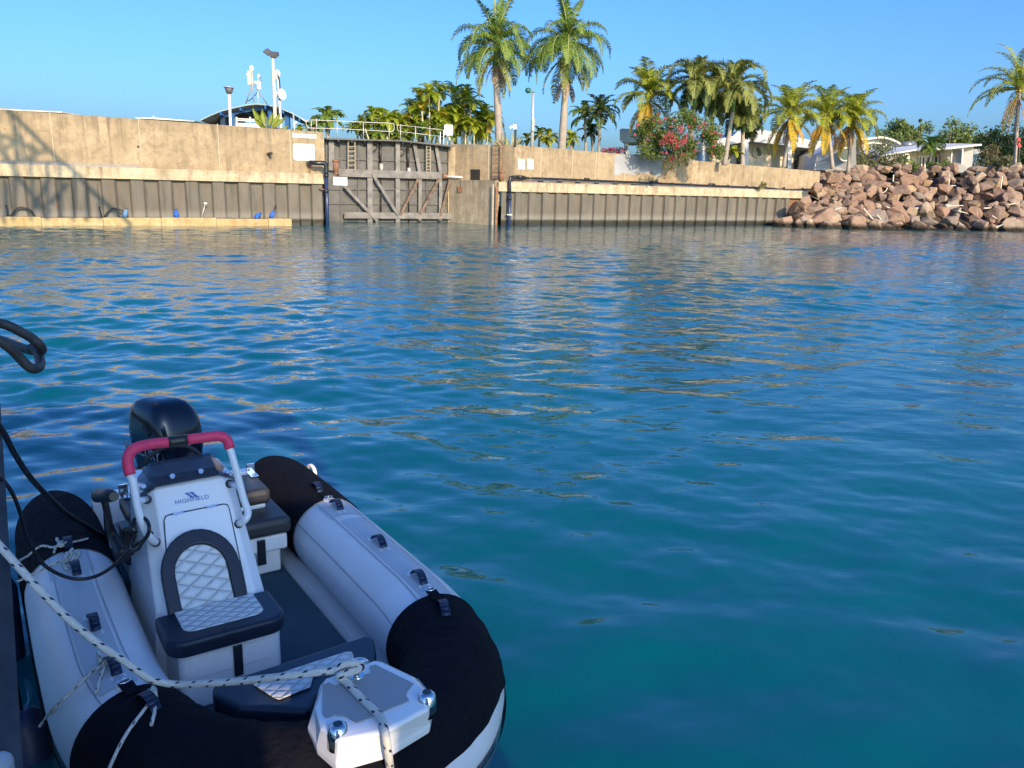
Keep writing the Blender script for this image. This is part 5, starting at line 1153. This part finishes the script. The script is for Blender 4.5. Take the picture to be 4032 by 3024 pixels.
    # throttle
    m=MB(); m.box(by(498,2120,-.46)+Vector((0,0,0)),(.12,.05,.16)); th=B(m,'throttle_box',mat('black_plastic',(.02,.02,.022),.4,0,.1),bevel=.015,seg=3)
    m=MB(); m.tube(spline([by(490,2190,-.50),by(440,2100,-.53),by(425,2030,-.55),by(412,1975,-.56)],5),[.035-.018*min(1,i/8) for i in range(16)],10); B(m,'throttle_arm',mat('black_plastic',(.02,.02,.022),.4),th)
    m=MB(); m.tube([by(368,1958,-.60),by(385,1952,-.58),by(425,1950,-.55),by(450,1955,-.54)],[.025,.034,.036,.022],12); B(m,'throttle_knob',mat('black_plastic',(.02,.02,.022),.4),th)
    m=MB(); m.tube(spline([by(412,2020,-.5),by(420,2120,-.5),by(440,2200,-.48),by(470,2290,-.45)],5),.008,6); B(m,'control_cable',BLKP,th)
    # console seat box
    m=MB(); m.prism([Vector((1.70,y0-.235,0)),Vector((1.96,y0-.225,0)),Vector((1.985,y0-.2,0)),Vector((1.985,y0+.2,0)),Vector((1.96,y0+.225,0)),Vector((1.70,y0+.235,0))],(0,0,.455)); 
    m.v=[(x,y,max(z,.165)) for x,y,z in m.v]; sb=B(m,'seat_box',GEL,bevel=.015,seg=3,fix=True)
    m=MB(); m.box((1.9875,y0-.01,.37),(.004,.35,.10)); B(m,'locker_door',GEL,sb,bevel=.002)
    m=MB(); m.box((1.993,y0+.02,.355),(.012,.04,.15)); m.box((2.0,y0+.02,.36),(.006,.008,.03)); B(m,'latch',BLKP,sb,bevel=.003)
    def rpoly(x0,x1,ya,yb,r,z,n=5,back=.01):
        pts=[Vector((x0,ya,z))]
        for k in range(n+1): a=-math.pi/2+ (math.pi/2)*k/n; pts.append(Vector((x1-r+r*math.cos(a),ya+r+r*math.sin(a),z)))
        for k in range(n+1): a=(math.pi/2)*k/n; pts.append(Vector((x1-r+r*math.cos(a),yb-r+r*math.sin(a),z)))
        pts.append(Vector((x0,yb,z))); return pts
    m=MB(); m.prism(rpoly(1.735,2.035,y0-.275,y0+.245,.08,.455),(0,0,.078)); c=B(m,'seat_cushion',NAVY,bevel=.02,seg=4,fix=True)
    m=MB(); m.prism(rpoly(1.745,1.955,y0-.19,y0+.165,.05,.531),(0,0,.006)); B(m,'quilted_insert',QS,c,bevel=.004,fix=True)
    m=MB(); 
    # arch back rest
    base=bf(820,2390,.006); a1=Vector((0,1,0)); a2=FN.cross(a1); a2=a2 if a2.z>0 else -a2
    def arch(hw,h0,h1,off,n=14):
        o=base+a2*0; pts=[o-a1*hw+FN*off]
        for k in range(n+1): an=math.pi-math.pi*k/n; pts.append(o+a1*hw*math.cos(an)+a2*(h0+(h1-h0)*math.sin(an))+FN*off)
        pts.append(o+a1*hw+FN*off); return pts
    oa=arch(.178,.17,.375,0); ia=arch(.118,.17,.30,0); n=len(oa); th_=FN*.035
    b0=m.add(oa+ia+[p+th_ for p in oa]+[p+th_ for p in ia],[])
    for i in range(n-1):
        for f in ((2*n+i,2*n+i+1,3*n+i+1,3*n+i),(i,i+1,2*n+i+1,2*n+i),(n+i+1,n+i,3*n+i,3*n+i+1),(i+1,i,n+i,n+i+1)): m.f.append(tuple(b0+q for q in f)); m.m.append(0); m.s.append(False)
    for i in (0,n-1): m.f.append((b0+i,b0+n+i,b0+3*n+i,b0+2*n+i)); m.m.append(0); m.s.append(False)
    bc=B(m,'seat_back',NAVY,bevel=.008,seg=3,fix=True)
    m=MB(); m.prism(ia,FN*.022); B(m,'quilted_insert',QF,bc,bevel=.005,fix=True)
    m=MB(); m.prism([base-a1*.178-a2*.055,base+a1*.178-a2*.055,base+a1*.178-a2*.001,base-a1*.178-a2*.001],FN*.012); B(m,'kick_strip',GEL,bc,bevel=.003,fix=True)
    # bow seat
    pad=[bz(x,y,.50) for x,y in ((838,2690),(1000,2640),(1250,2560),(1440,2497),(1472,2508),(1482,2560),(1482,2620),(1290,2690),(1215,2800),(940,2785),(835,2735))]
    m=MB(); m.prism([p-Vector((0,0,.10)) for p in pad],(0,0,.10)); c=B(m,'bow_cushion',mat('slate_blue_vinyl',(.014,.026,.048),.42,0,.15,12,.12,.003,150),bevel=.022,seg=4,fix=True)
    m=MB(); m.prism([bz(x,y,.504) for x,y in ((992,2694),(1030,2678),(1220,2615),(1361,2570),(1385,2570),(1392,2582),(1392,2608),(1236,2660),(1222,2708),(1100,2757),(1082,2752))],(0,0,.006)); B(m,'quilted_insert',QS,c,bevel=.004,fix=True)
    m=MB(); m.prism([p-Vector((0,0,.33)) for p in pad],(0,0,.225)); B(m,'bow_locker',GEL,fix=True)
    # anchor platform
    T1=[(1283,2672),(1475,2602),(1503,2606),(1630,2667),(1700,2740),(1688,2795),(1520,2885),(1335,2925),(1262,2868),(1240,2780)]
    T2=[(1262,2695),(1475,2608),(1512,2610),(1650,2675),(1714,2752),(1695,2848),(1530,2948),(1326,3005),(1247,2935),(1212,2864)]
    A=[bz(x,y,.745) for x,y in T1]; Bq=[bz(x,y,.665) for x,y in T2]; Cq=[p+Vector((0,0,-.012)) for p in Bq]; Dq=[p*.985+Vector((3.0*.015,0,-.02)) for p in Cq]
    cx=sum(A,Vector())/10
    A0=[cx+(p-cx)*.93+Vector((0,0,.006)) for p in A]
    m=MB(); m.loft([Dq,Cq,Bq,A,A0],0); pf=B(m,'anchor_platform',GEL,bevel=.008,seg=3,fix=True)
    m=MB(); m.prism([bz(x,y,.7525) for x,y in ((1269,2700),(1296,2690),(1318,2703),(1464,2650),(1456,2627),(1478,2620),(1628,2694),(1604,2722),(1598,2742),(1611,2761),(1405,2848),(1361,2821),(1320,2818),(1285,2827),(1271,2812))],(0,0,.004))
    NS,nt,bs=newmat('ribbed_grey_pad'); tc=nt.nodes.new('ShaderNodeTexCoord'); wv=nt.nodes.new('ShaderNodeTexWave'); wv.inputs['Scale'].default_value=55; nt.links.new(tc.outputs['Object'],wv.inputs[0]); nt.links.new(mixc(nt,wv.outputs['Fac'],(.26,.28,.30),(.36,.38,.40)),bs.inputs['Base Color']); bs.inputs['Roughness'].default_value=.8
    B(m,'nonslip_pad',NS,pf,fix=True)
    for x,y in ((1331,2892),(1680,2765)):
        c=bz(x,y-4,.742); m=MB(); m.tube([c-Vector((0,0,.05)),c+Vector((0,0,.0)),c+Vector((0,0,.028)),c+Vector((0,0,.036))],[.034,.034,.029,.016],18,0); m.tube([c+Vector((0,0,.036)),c+Vector((0,0,.0365))],.016,14,1)
        rg_=[[c+Vector((r_*math.cos(a),r_*math.sin(a),z_)) for a in [math.radians(q) for q in range(-75,56,13)]] for r_,z_ in ((.0345,-.034),(.0352,-.02),(.0348,-.006))]; b_=m.add([p for q in rg_ for p in q],[]); nn=len(rg_[0])
        for i_ in range(2):
            for k_ in range(nn-1): m.f.append((b_+i_*nn+k_,b_+i_*nn+k_+1,b_+(i_+1)*nn+k_+1,b_+(i_+1)*nn+k_)); m.m.append(1); m.s.append(True)
        B(m,'nav_light',[CHROME,GLASS],pf)
    m=MB(); c=bz(1395,2655,.765); h1=bz(1308,2652,.79); h2=bz(1452,2604,.80); md=(h1+h2)/2+Vector((0,0,.0))
    m.tube(spline([h1,h1.lerp(md,.5)+Vector((0,0,.012)),md+Vector((0,0,.014)),h2.lerp(md,.5)+Vector((0,0,.012)),h2],4),[.005,.008,.011,.013,.014]+[.014]*7+[.014,.013,.011,.008,.005],10)
    for k in (.35,.65): p=h1.lerp(h2,k); m.tube([p+Vector((0,0,.005)),p-Vector((0,0,.04))],.011,10); m.tube([p-Vector((0,0,.045)),p-Vector((0,0,.035))],.028,14)
    B(m,'cleat',CHROME,pf)
    # bow nose under platform
    m=MB(); m.prism([p*1.0+Vector((-.05,0,-.04)) for p in Bq],(0,0,-.45)); B(m,'bow_nose_cover',COVER,fix=True,bevel=.03,seg=3)
    # outboard
    MOT=mat('gloss_black_cowling',(.003,.006,.016),.16,0,.1,3,0,spec=.5,coat=.3)
    MY=.035
    def se(z,cx_,a,b,n=36,e=4):
        out=[]
        for k in range(n):
            t_=2*math.pi*k/n; ct,st_=math.cos(t_),math.sin(t_)
            out.append(Vector((cx_+a*math.copysign(abs(ct)**(2/e),ct),MY+b*math.copysign(abs(st_)**(2/e),st_),z)))
        return out
    m=MB(); rg=[se(.50,-.40,.22,.15),se(.56,-.40,.22,.165),se(.70,-.40,.235,.180),se(.80,-.41,.235,.180),se(.88,-.42,.225,.170),se(.94,-.43,.20,.150),se(.98,-.44,.165,.125),se(1.0,-.44,.11,.085),se(1.006,-.44,.05,.03)]
    m.loft(rg,0,True); ob=B(m,'outboard_motor',MOT)
    m=MB(); m.loft([se(.47,-.40,.20,.14),se(.49,-.40,.235,.16),se(.505,-.40,.235,.16)],0,True); m.loft([se(-.35,-.42,.07,.035,12,2),se(.1,-.41,.09,.06,12,2),se(.48,-.40,.14,.10,12,2)],0,True); m.loft([se(-.75,-.42,.03,.01,10,2),se(-.5,-.40,.12,.05,10,2),se(-.42,-.40,.12,.05,10,2),se(-.35,-.42,.08,.04,10,2)],0,True); m.box((-.13,0,.42),(.2,.22,.2))
    B(m,'motor_leg',mat('satin_black_leg',(.012,.013,.016),.4),ob)
    m=MB(); o=Vector((-.40,MY-.184,.64)); text_mesh(m,'MERCURY',.092,o,(1,0,0),(0,0,1),0,.003,0,1.05,.002); B(m,'side_lettering',mat('silver_lettering',(.22,.24,.27),.4),ob)
    m=MB(); c=Vector((-.163,MY,.73)); m.tube([c+Vector((0,.035*math.cos(a),.016*math.sin(a))) for a in [k*math.pi/10 for k in range(20)]],.006,6,close=True); B(m,'front_badge',CHROME,ob)
    m=MB(); m.bar((-.36,MY-.178,.86),(-.30,MY-.178,.80),.02,.03); B(m,'air_scoop',mat('satin_black_leg',(.012,.013,.016),.4),ob)
    R_=Matrix.Rotation(math.radians(20),3,'Z'); pv=Vector((-.40,MY,0)); ob.rotation_euler=(0,0,math.radians(20)); ob.location=pv-R_@pv
    m=MB(); m.tube(spline([(-.1,.05,.5),(.05,.1,.62),(.3,.0,.55),(.6,-.1,.3),(1.0,-.15,.2)],5),.016,8); B(m,'rigging_hose',BLKP)
    return t
dinghy()
# ============ ROPES ============
def lp(px,py,z): return wl_(bz(px,py,z))
from mathutils.bvhtree import BVHTree
_m=MB(); sweep(_m,0,len(TP)-1,.008,0,2*math.pi,28); BV=BVHTree.FromPolygons([Vector(v) for v in _m.v],_m.f)
def sp_(px,py,off=.008):
    r,o=lray(px,py); h=BV.ray_cast(o,r)
    if h[0] is None: return None
    n=h[1] if h[1].dot(r)<0 else -h[1]
    return wl_(h[0]+n*off)
def ps(p,off=.008):
    return (sp_(p[0],p[1],off) or lp(*p)) if p[2]<.63 else lp(*p)
def rope(name,label,pts,r,mt,cat='rope',group=None,seg=8,n=8):
    q=spline([(ps(p) if r<.008 else lp(*p)) for p in pts],n); m=MB(); m.tube(q,r,seg,uv=True); return single(name,label,cat,m,mt,q[0],group)
t=thing('mooring_rope','thick white flecked mooring rope running from the left edge to the bow cleat','rope',lp(1330,2640,.79))
m=MB(); m.tube(spline([lp(*p) for p in ((-60,2080,1.25),(0,2150,1.18),(130,2295,1.05),(278,2445,.92),(400,2545,.82),(479,2596,.76),(560,2655,.70),(612,2681,.665),(696,2695,.64),(800,2692,.67),(947,2682,.72),(1080,2667,.77),(1169,2657,.79),(1270,2645,.80),(1320,2640,.80))],8),.0135,10,uv=True)
m.build('line',ROPE,t)
m=MB(); m.tube(spline([lp(*p) for p in ((1320,2640,.80),(1350,2618,.815),(1400,2612,.82),(1425,2625,.81),(1400,2640,.80),(1350,2655,.80),(1335,2665,.79),(1361,2682,.775),(1400,2725,.768),(1442,2768,.765),(1478,2800,.765),(1500,2825,.765),(1512,2860,.768),(1519,2895,.757),(1526,2945,.705),(1532,2990,.65),(1537,3040,.56),(1542,3110,.4))],8),.0135,10,uv=True)
m.build('cleat_hitch',ROPE,t)
for k,(a,l) in enumerate((([(430,3060,.30),(445,3010,.34),(500,2900,.42),(560,2815,.50),(590,2775,.56),(605,2745,.62)],'thin flecked line dropping from the strap knot on the bow cover'),
    ([(140,2875,.15),(165,2850,.20),(215,2795,.28),(300,2715,.42),(360,2655,.52),(400,2630,.58),(430,2605,.62)],'thin flecked line from the left side strap down across the grey tube'),
    ([(60,2215,.50),(110,2195,.54),(165,2155,.60),(210,2160,.60),(240,2150,.62),(290,2140,.60),(345,2126,.57)],'short flecked line tied to the strap on the left stern cover'),
    ([(70,2290,.42),(100,2280,.46),(150,2255,.52),(210,2225,.56),(265,2205,.60)],'thin faint line from the left edge to the rear strap of the left tube'))):
    rope('thin_rope',l,a,.0065,ROPE,group='thin flecked lines on the dinghy')
for c,z,l,tails in (((605,2745),.645,'bow cover',[((600,2770,.63),(612,2800,.60),(600,2860,.58))]),((420,2610),.63,'left tube',[((415,2625,.61),(400,2665,.585),(382,2735,.56)),((400,2630,.62),(370,2645,.60),(345,2672,.57))]),((250,2150),.62,'left stern cover',[((230,2150,.60),(222,2165,.60),(215,2180,.59))]),((280,2205),.62,'rear strap',[((290,2190,.62),(318,2180,.62),(300,2200,.60)),((275,2215,.60),(252,2222,.58),(262,2245,.57))])):
    t=thing('rope_knot','loose knot of thin flecked line tied around the strap on the '+l,'knot',lp(*c,z-.02),'knots on the dinghy straps')
    m=MB(); r_=random.Random(int(c[0])); w0=[ps((c[0]+r_.uniform(-26,26),c[1]+r_.uniform(-22,22),.5),r_.uniform(.006,.04)) for _ in range(9)]; m.tube(spline(w0+[w0[0]],6),.0068,8,uv=True); m.build('knot',ROPE,t)
    for tl in tails:
        m=MB(); m.tube(spline([ps((c[0],c[1],.5),.02)]+[ps((q[0],q[1],.5)) for q in tl],6),.0065,8,uv=True); m.build('tail',ROPE,t)
CAB=mat('black_cable',(.012,.013,.018),.4,0,.2,30,.2)
rope('power_cable','thick black cable sloping from the left edge down to the left stern cover',[(-30,1640,1.5),(15,1705,1.40),(60,1790,1.25),(120,1880,1.08),(190,1955,.90),(260,2020,.72),(340,2070,.59),(420,2120,.45)],.013,CAB,'cable',n=6)
rope('security_cable','thin black cable sagging from the left edge over the tube to the console',[(-30,1860,1.35),(0,1880,1.3),(45,1935,1.2),(80,2020,1.08),(110,2120,.94),(160,2210,.80),(220,2255,.70),(300,2280,.64),(380,2268,.64),(450,2225,.69),(510,2165,.76),(560,2130,.80),(600,2095,.84)],.0085,CAB,'cable',n=6)
t=thing('cable_lock','black loop cable lock with a barrel hanging on the lower left console rail','lock',lp(530,2080,.8))
m=MB(); m.tube(spline([lp(*p) for p in ((524,2065,.86),(530,2045,.90),(552,2035,.93),(578,2050,.92),(588,2080,.90),(580,2110,.86),(560,2135,.82),(545,2160,.79),(522,2165,.77),(520,2140,.78),(534,2105,.82))],5),.009,8); m.build('loop',CAB,t)
m=MB(); m.tube([lp(524,2062,.88),lp(527,2098,.85)],.017,10); m.build('barrel',BLKP,t)
# ============ MOORING PILE, FENDERS, HOOPS (left edge) ============
def leftedge():
    pile=mat('dark_weathered_pile',(.035,.04,.05),.7,0,.4,6,.5,.01,30)
    t=thing('mooring_pile','dark weathered upright timber pile at the left edge beside the dinghy','pile',wl_(bz(0,2900,0)).lerp(Vector((0,0,0)),0))
    rr=[(20,1690,3.3),(38,2000,3.2),(60,2300,3.1),(100,3024,2.9)]
    m=MB(); a=Yd(18,1690,3.35); b=Yd(104,3024,2.15); 
    d=(a-b); d=d/d.z
    for off,w_ in ((-.16,.32),(-.50,.3)): m.bar(b+Vector((off,0,0))-d*1.2,a+Vector((off,0,0))+d*.02,w_,.10,0,Vector((0,1,0)))
    m.build('timber',pile,t,bevel=.012)
    m=MB(); m.bar(b+Vector((-.30,-.17,0))-d*.9,a+Vector((-.30,-.17,0))-d*.1,.05,.03,0,Vector((0,1,0))); m.build('wear_strip',GALV,t,bevel=.004)
    NV=mat('dark_blue_fender',(.012,.022,.07),.45,0,.2,4,.1)
    for x,y,z,rad_,hl,l in ((10,2470,.15,.09,.26,'dark blue cylindrical fender squeezed between the pile and the dinghy tube'),(110,2975,.0,.10,.20,'dark blue fender low at the bottom left beside the pile')):
        c=lp(x,y,z); t=thing('boat_fender',l,'fender',c,'dark blue fenders'); m=MB(); m.tube([c+Vector((0,0,-hl*1.1)),c+Vector((0,0,-hl)),c+Vector((0,0,-hl*.8)),c+Vector((0,0,hl*.8)),c+Vector((0,0,hl)),c+Vector((0,0,hl*1.15))],[.03,.08,rad_,rad_,.07,.025],16); m.build('body',NV,t)
        m=MB(); m.tube([c+Vector((0,0,hl)),c+Vector((-.02,-.02,1.0))],.007,6); m.build('lanyard',CAB,t)
    m=MB(); c=Yd(-5,3035,2.0); m.box(c+Vector((0,0,0)),(.07,.08,.10)); single('step_block','pale grey rounded block at the very bottom left corner','block',m,mat('pale_grey_block',(.40,.43,.46),.6),c,bevel=.03)
    D=3.0; P=lambda x,y,d=D: Yd(x/3.3175,1200+y/3.3175,d)
    RB=mat('grey_black_hose',(.045,.042,.04),.55,0,.4,14,.3,.004,60)
    t=thing('rubber_hoop','black rubber hose bent in a double hoop reaching in from the left edge','hoop',P(-200,400))
    m=MB(); m.tube(spline([P(-500,150,2.8),P(-200,190,2.85),P(0,240,2.9),P(150,290,2.92),P(300,370,2.95),P(420,440,2.98),P(520,530,3.0),P(545,590,3.05),P(500,612,3.1),P(380,590,3.15),P(230,540,3.2),P(60,475,3.25),P(-200,400,3.3),P(-500,350,3.3)],6),.018,14); m.build('upper_loop',RB,t)
    m=MB(); m.tube(spline([P(-500,330,2.75),P(-150,420,2.8),P(0,480,2.82),P(120,560,2.84),P(220,650,2.86),P(340,780,2.88),P(430,835,2.9),P(500,820,2.95),P(525,760,3.0),P(510,680,3.05),P(480,610,3.08),P(400,560,3.1)],6),.018,14); m.build('lower_loop',RB,t)
leftedge()
# ============ THINGS BEHIND AND BESIDE THE PHOTOGRAPHER (they cast the shade) ============
def surroundings():
    # unseen wall added to shade the dinghy; two gaps pass sun patches
    t=thing('shade_wall','unseen grey wall added behind the camera to shade the dinghy, with two sun gaps','shade wall',Vector((0,-3.1,0)))
    y=-3.1; X0,X1,Z1=-1.3,2.78,5.2
    w1=(1.62,2.07,2.76,3.14); w2=(1.84,2.62,3.98,4.72)  # gaps shaped to let sun reach the bow platform and port stern
    m=MB()
    def pn(x0,x1,z0,z1): m.box(((x0+x1)/2,y,(z0+z1)/2),(x1-x0,.08,z1-z0))
    pn(X0,X1,.1,w1[2]); pn(X0,w1[0],w1[2],w1[3]); pn(w1[1],X1,w1[2],w1[3]); pn(X0,X1,w1[3],w2[2]); pn(X0,w2[0],w2[2],w2[3]); pn(w2[1],X1,w2[2],w2[3]); pn(X0,X1,w2[3],Z1)
    m.build('shade_panels',mat('shade_wall_white',(.70,.71,.72),.5),t)
    m=MB(); m.box(((X0+X1)/2,y-2.2,.6),(X1-X0,4.3,1.0)); m.build('hull',mat('shade_wall_base',(.05,.06,.08),.5),t,bevel=.05)  # block at the foot of the added shade wall, unseen too
    # lattice jib of a crane high overhead on the left
    T=34; t=thing('crane_jib','steel lattice crane jib overhead at the left, its shadow falling on the left quay wall','crane',LW.hit(0,880)+SUN*T)
    h=lambda x,y: LW.hit(x/1.638,380+y/1.638,-.2)+SUN*T
    st=mat('painted_crane_steel',(.4,.33,.1),.5)
    m=MB()
    for x0,y0,x1,y1,w_ in ((15,40,420,440,.55),(420,440,850,860,.55),(-60,120,60,420,.3),(60,100,130,420,.3),(100,180,100,830,.42),(-60,250,330,830,.3),(0,235,240,330,.22),(20,330,130,250,.2),(130,230,160,420,.25),(120,420,290,330,.2),(200,290,215,830,.34),(0,420,400,420,.35),(310,420,310,830,.3),(390,430,395,800,.4),(480,500,480,830,.5),(560,600,570,830,.4),(110,530,330,760,.22),(330,520,200,760,.22),(440,560,330,700,.3),(640,690,650,830,.3),(-40,500,-40,840,2.0),(40,560,40,840,1.0)):
        m.bar(h(x0,y0),h(x1,y1),w_,.15)
    m.build('lattice',st,t)
    m=MB(); m.bar(h(-60,100),h(-60,100)+Vector((-25,5,-16)),.8,.8); m.build('main_boom',st,t)
surroundings()
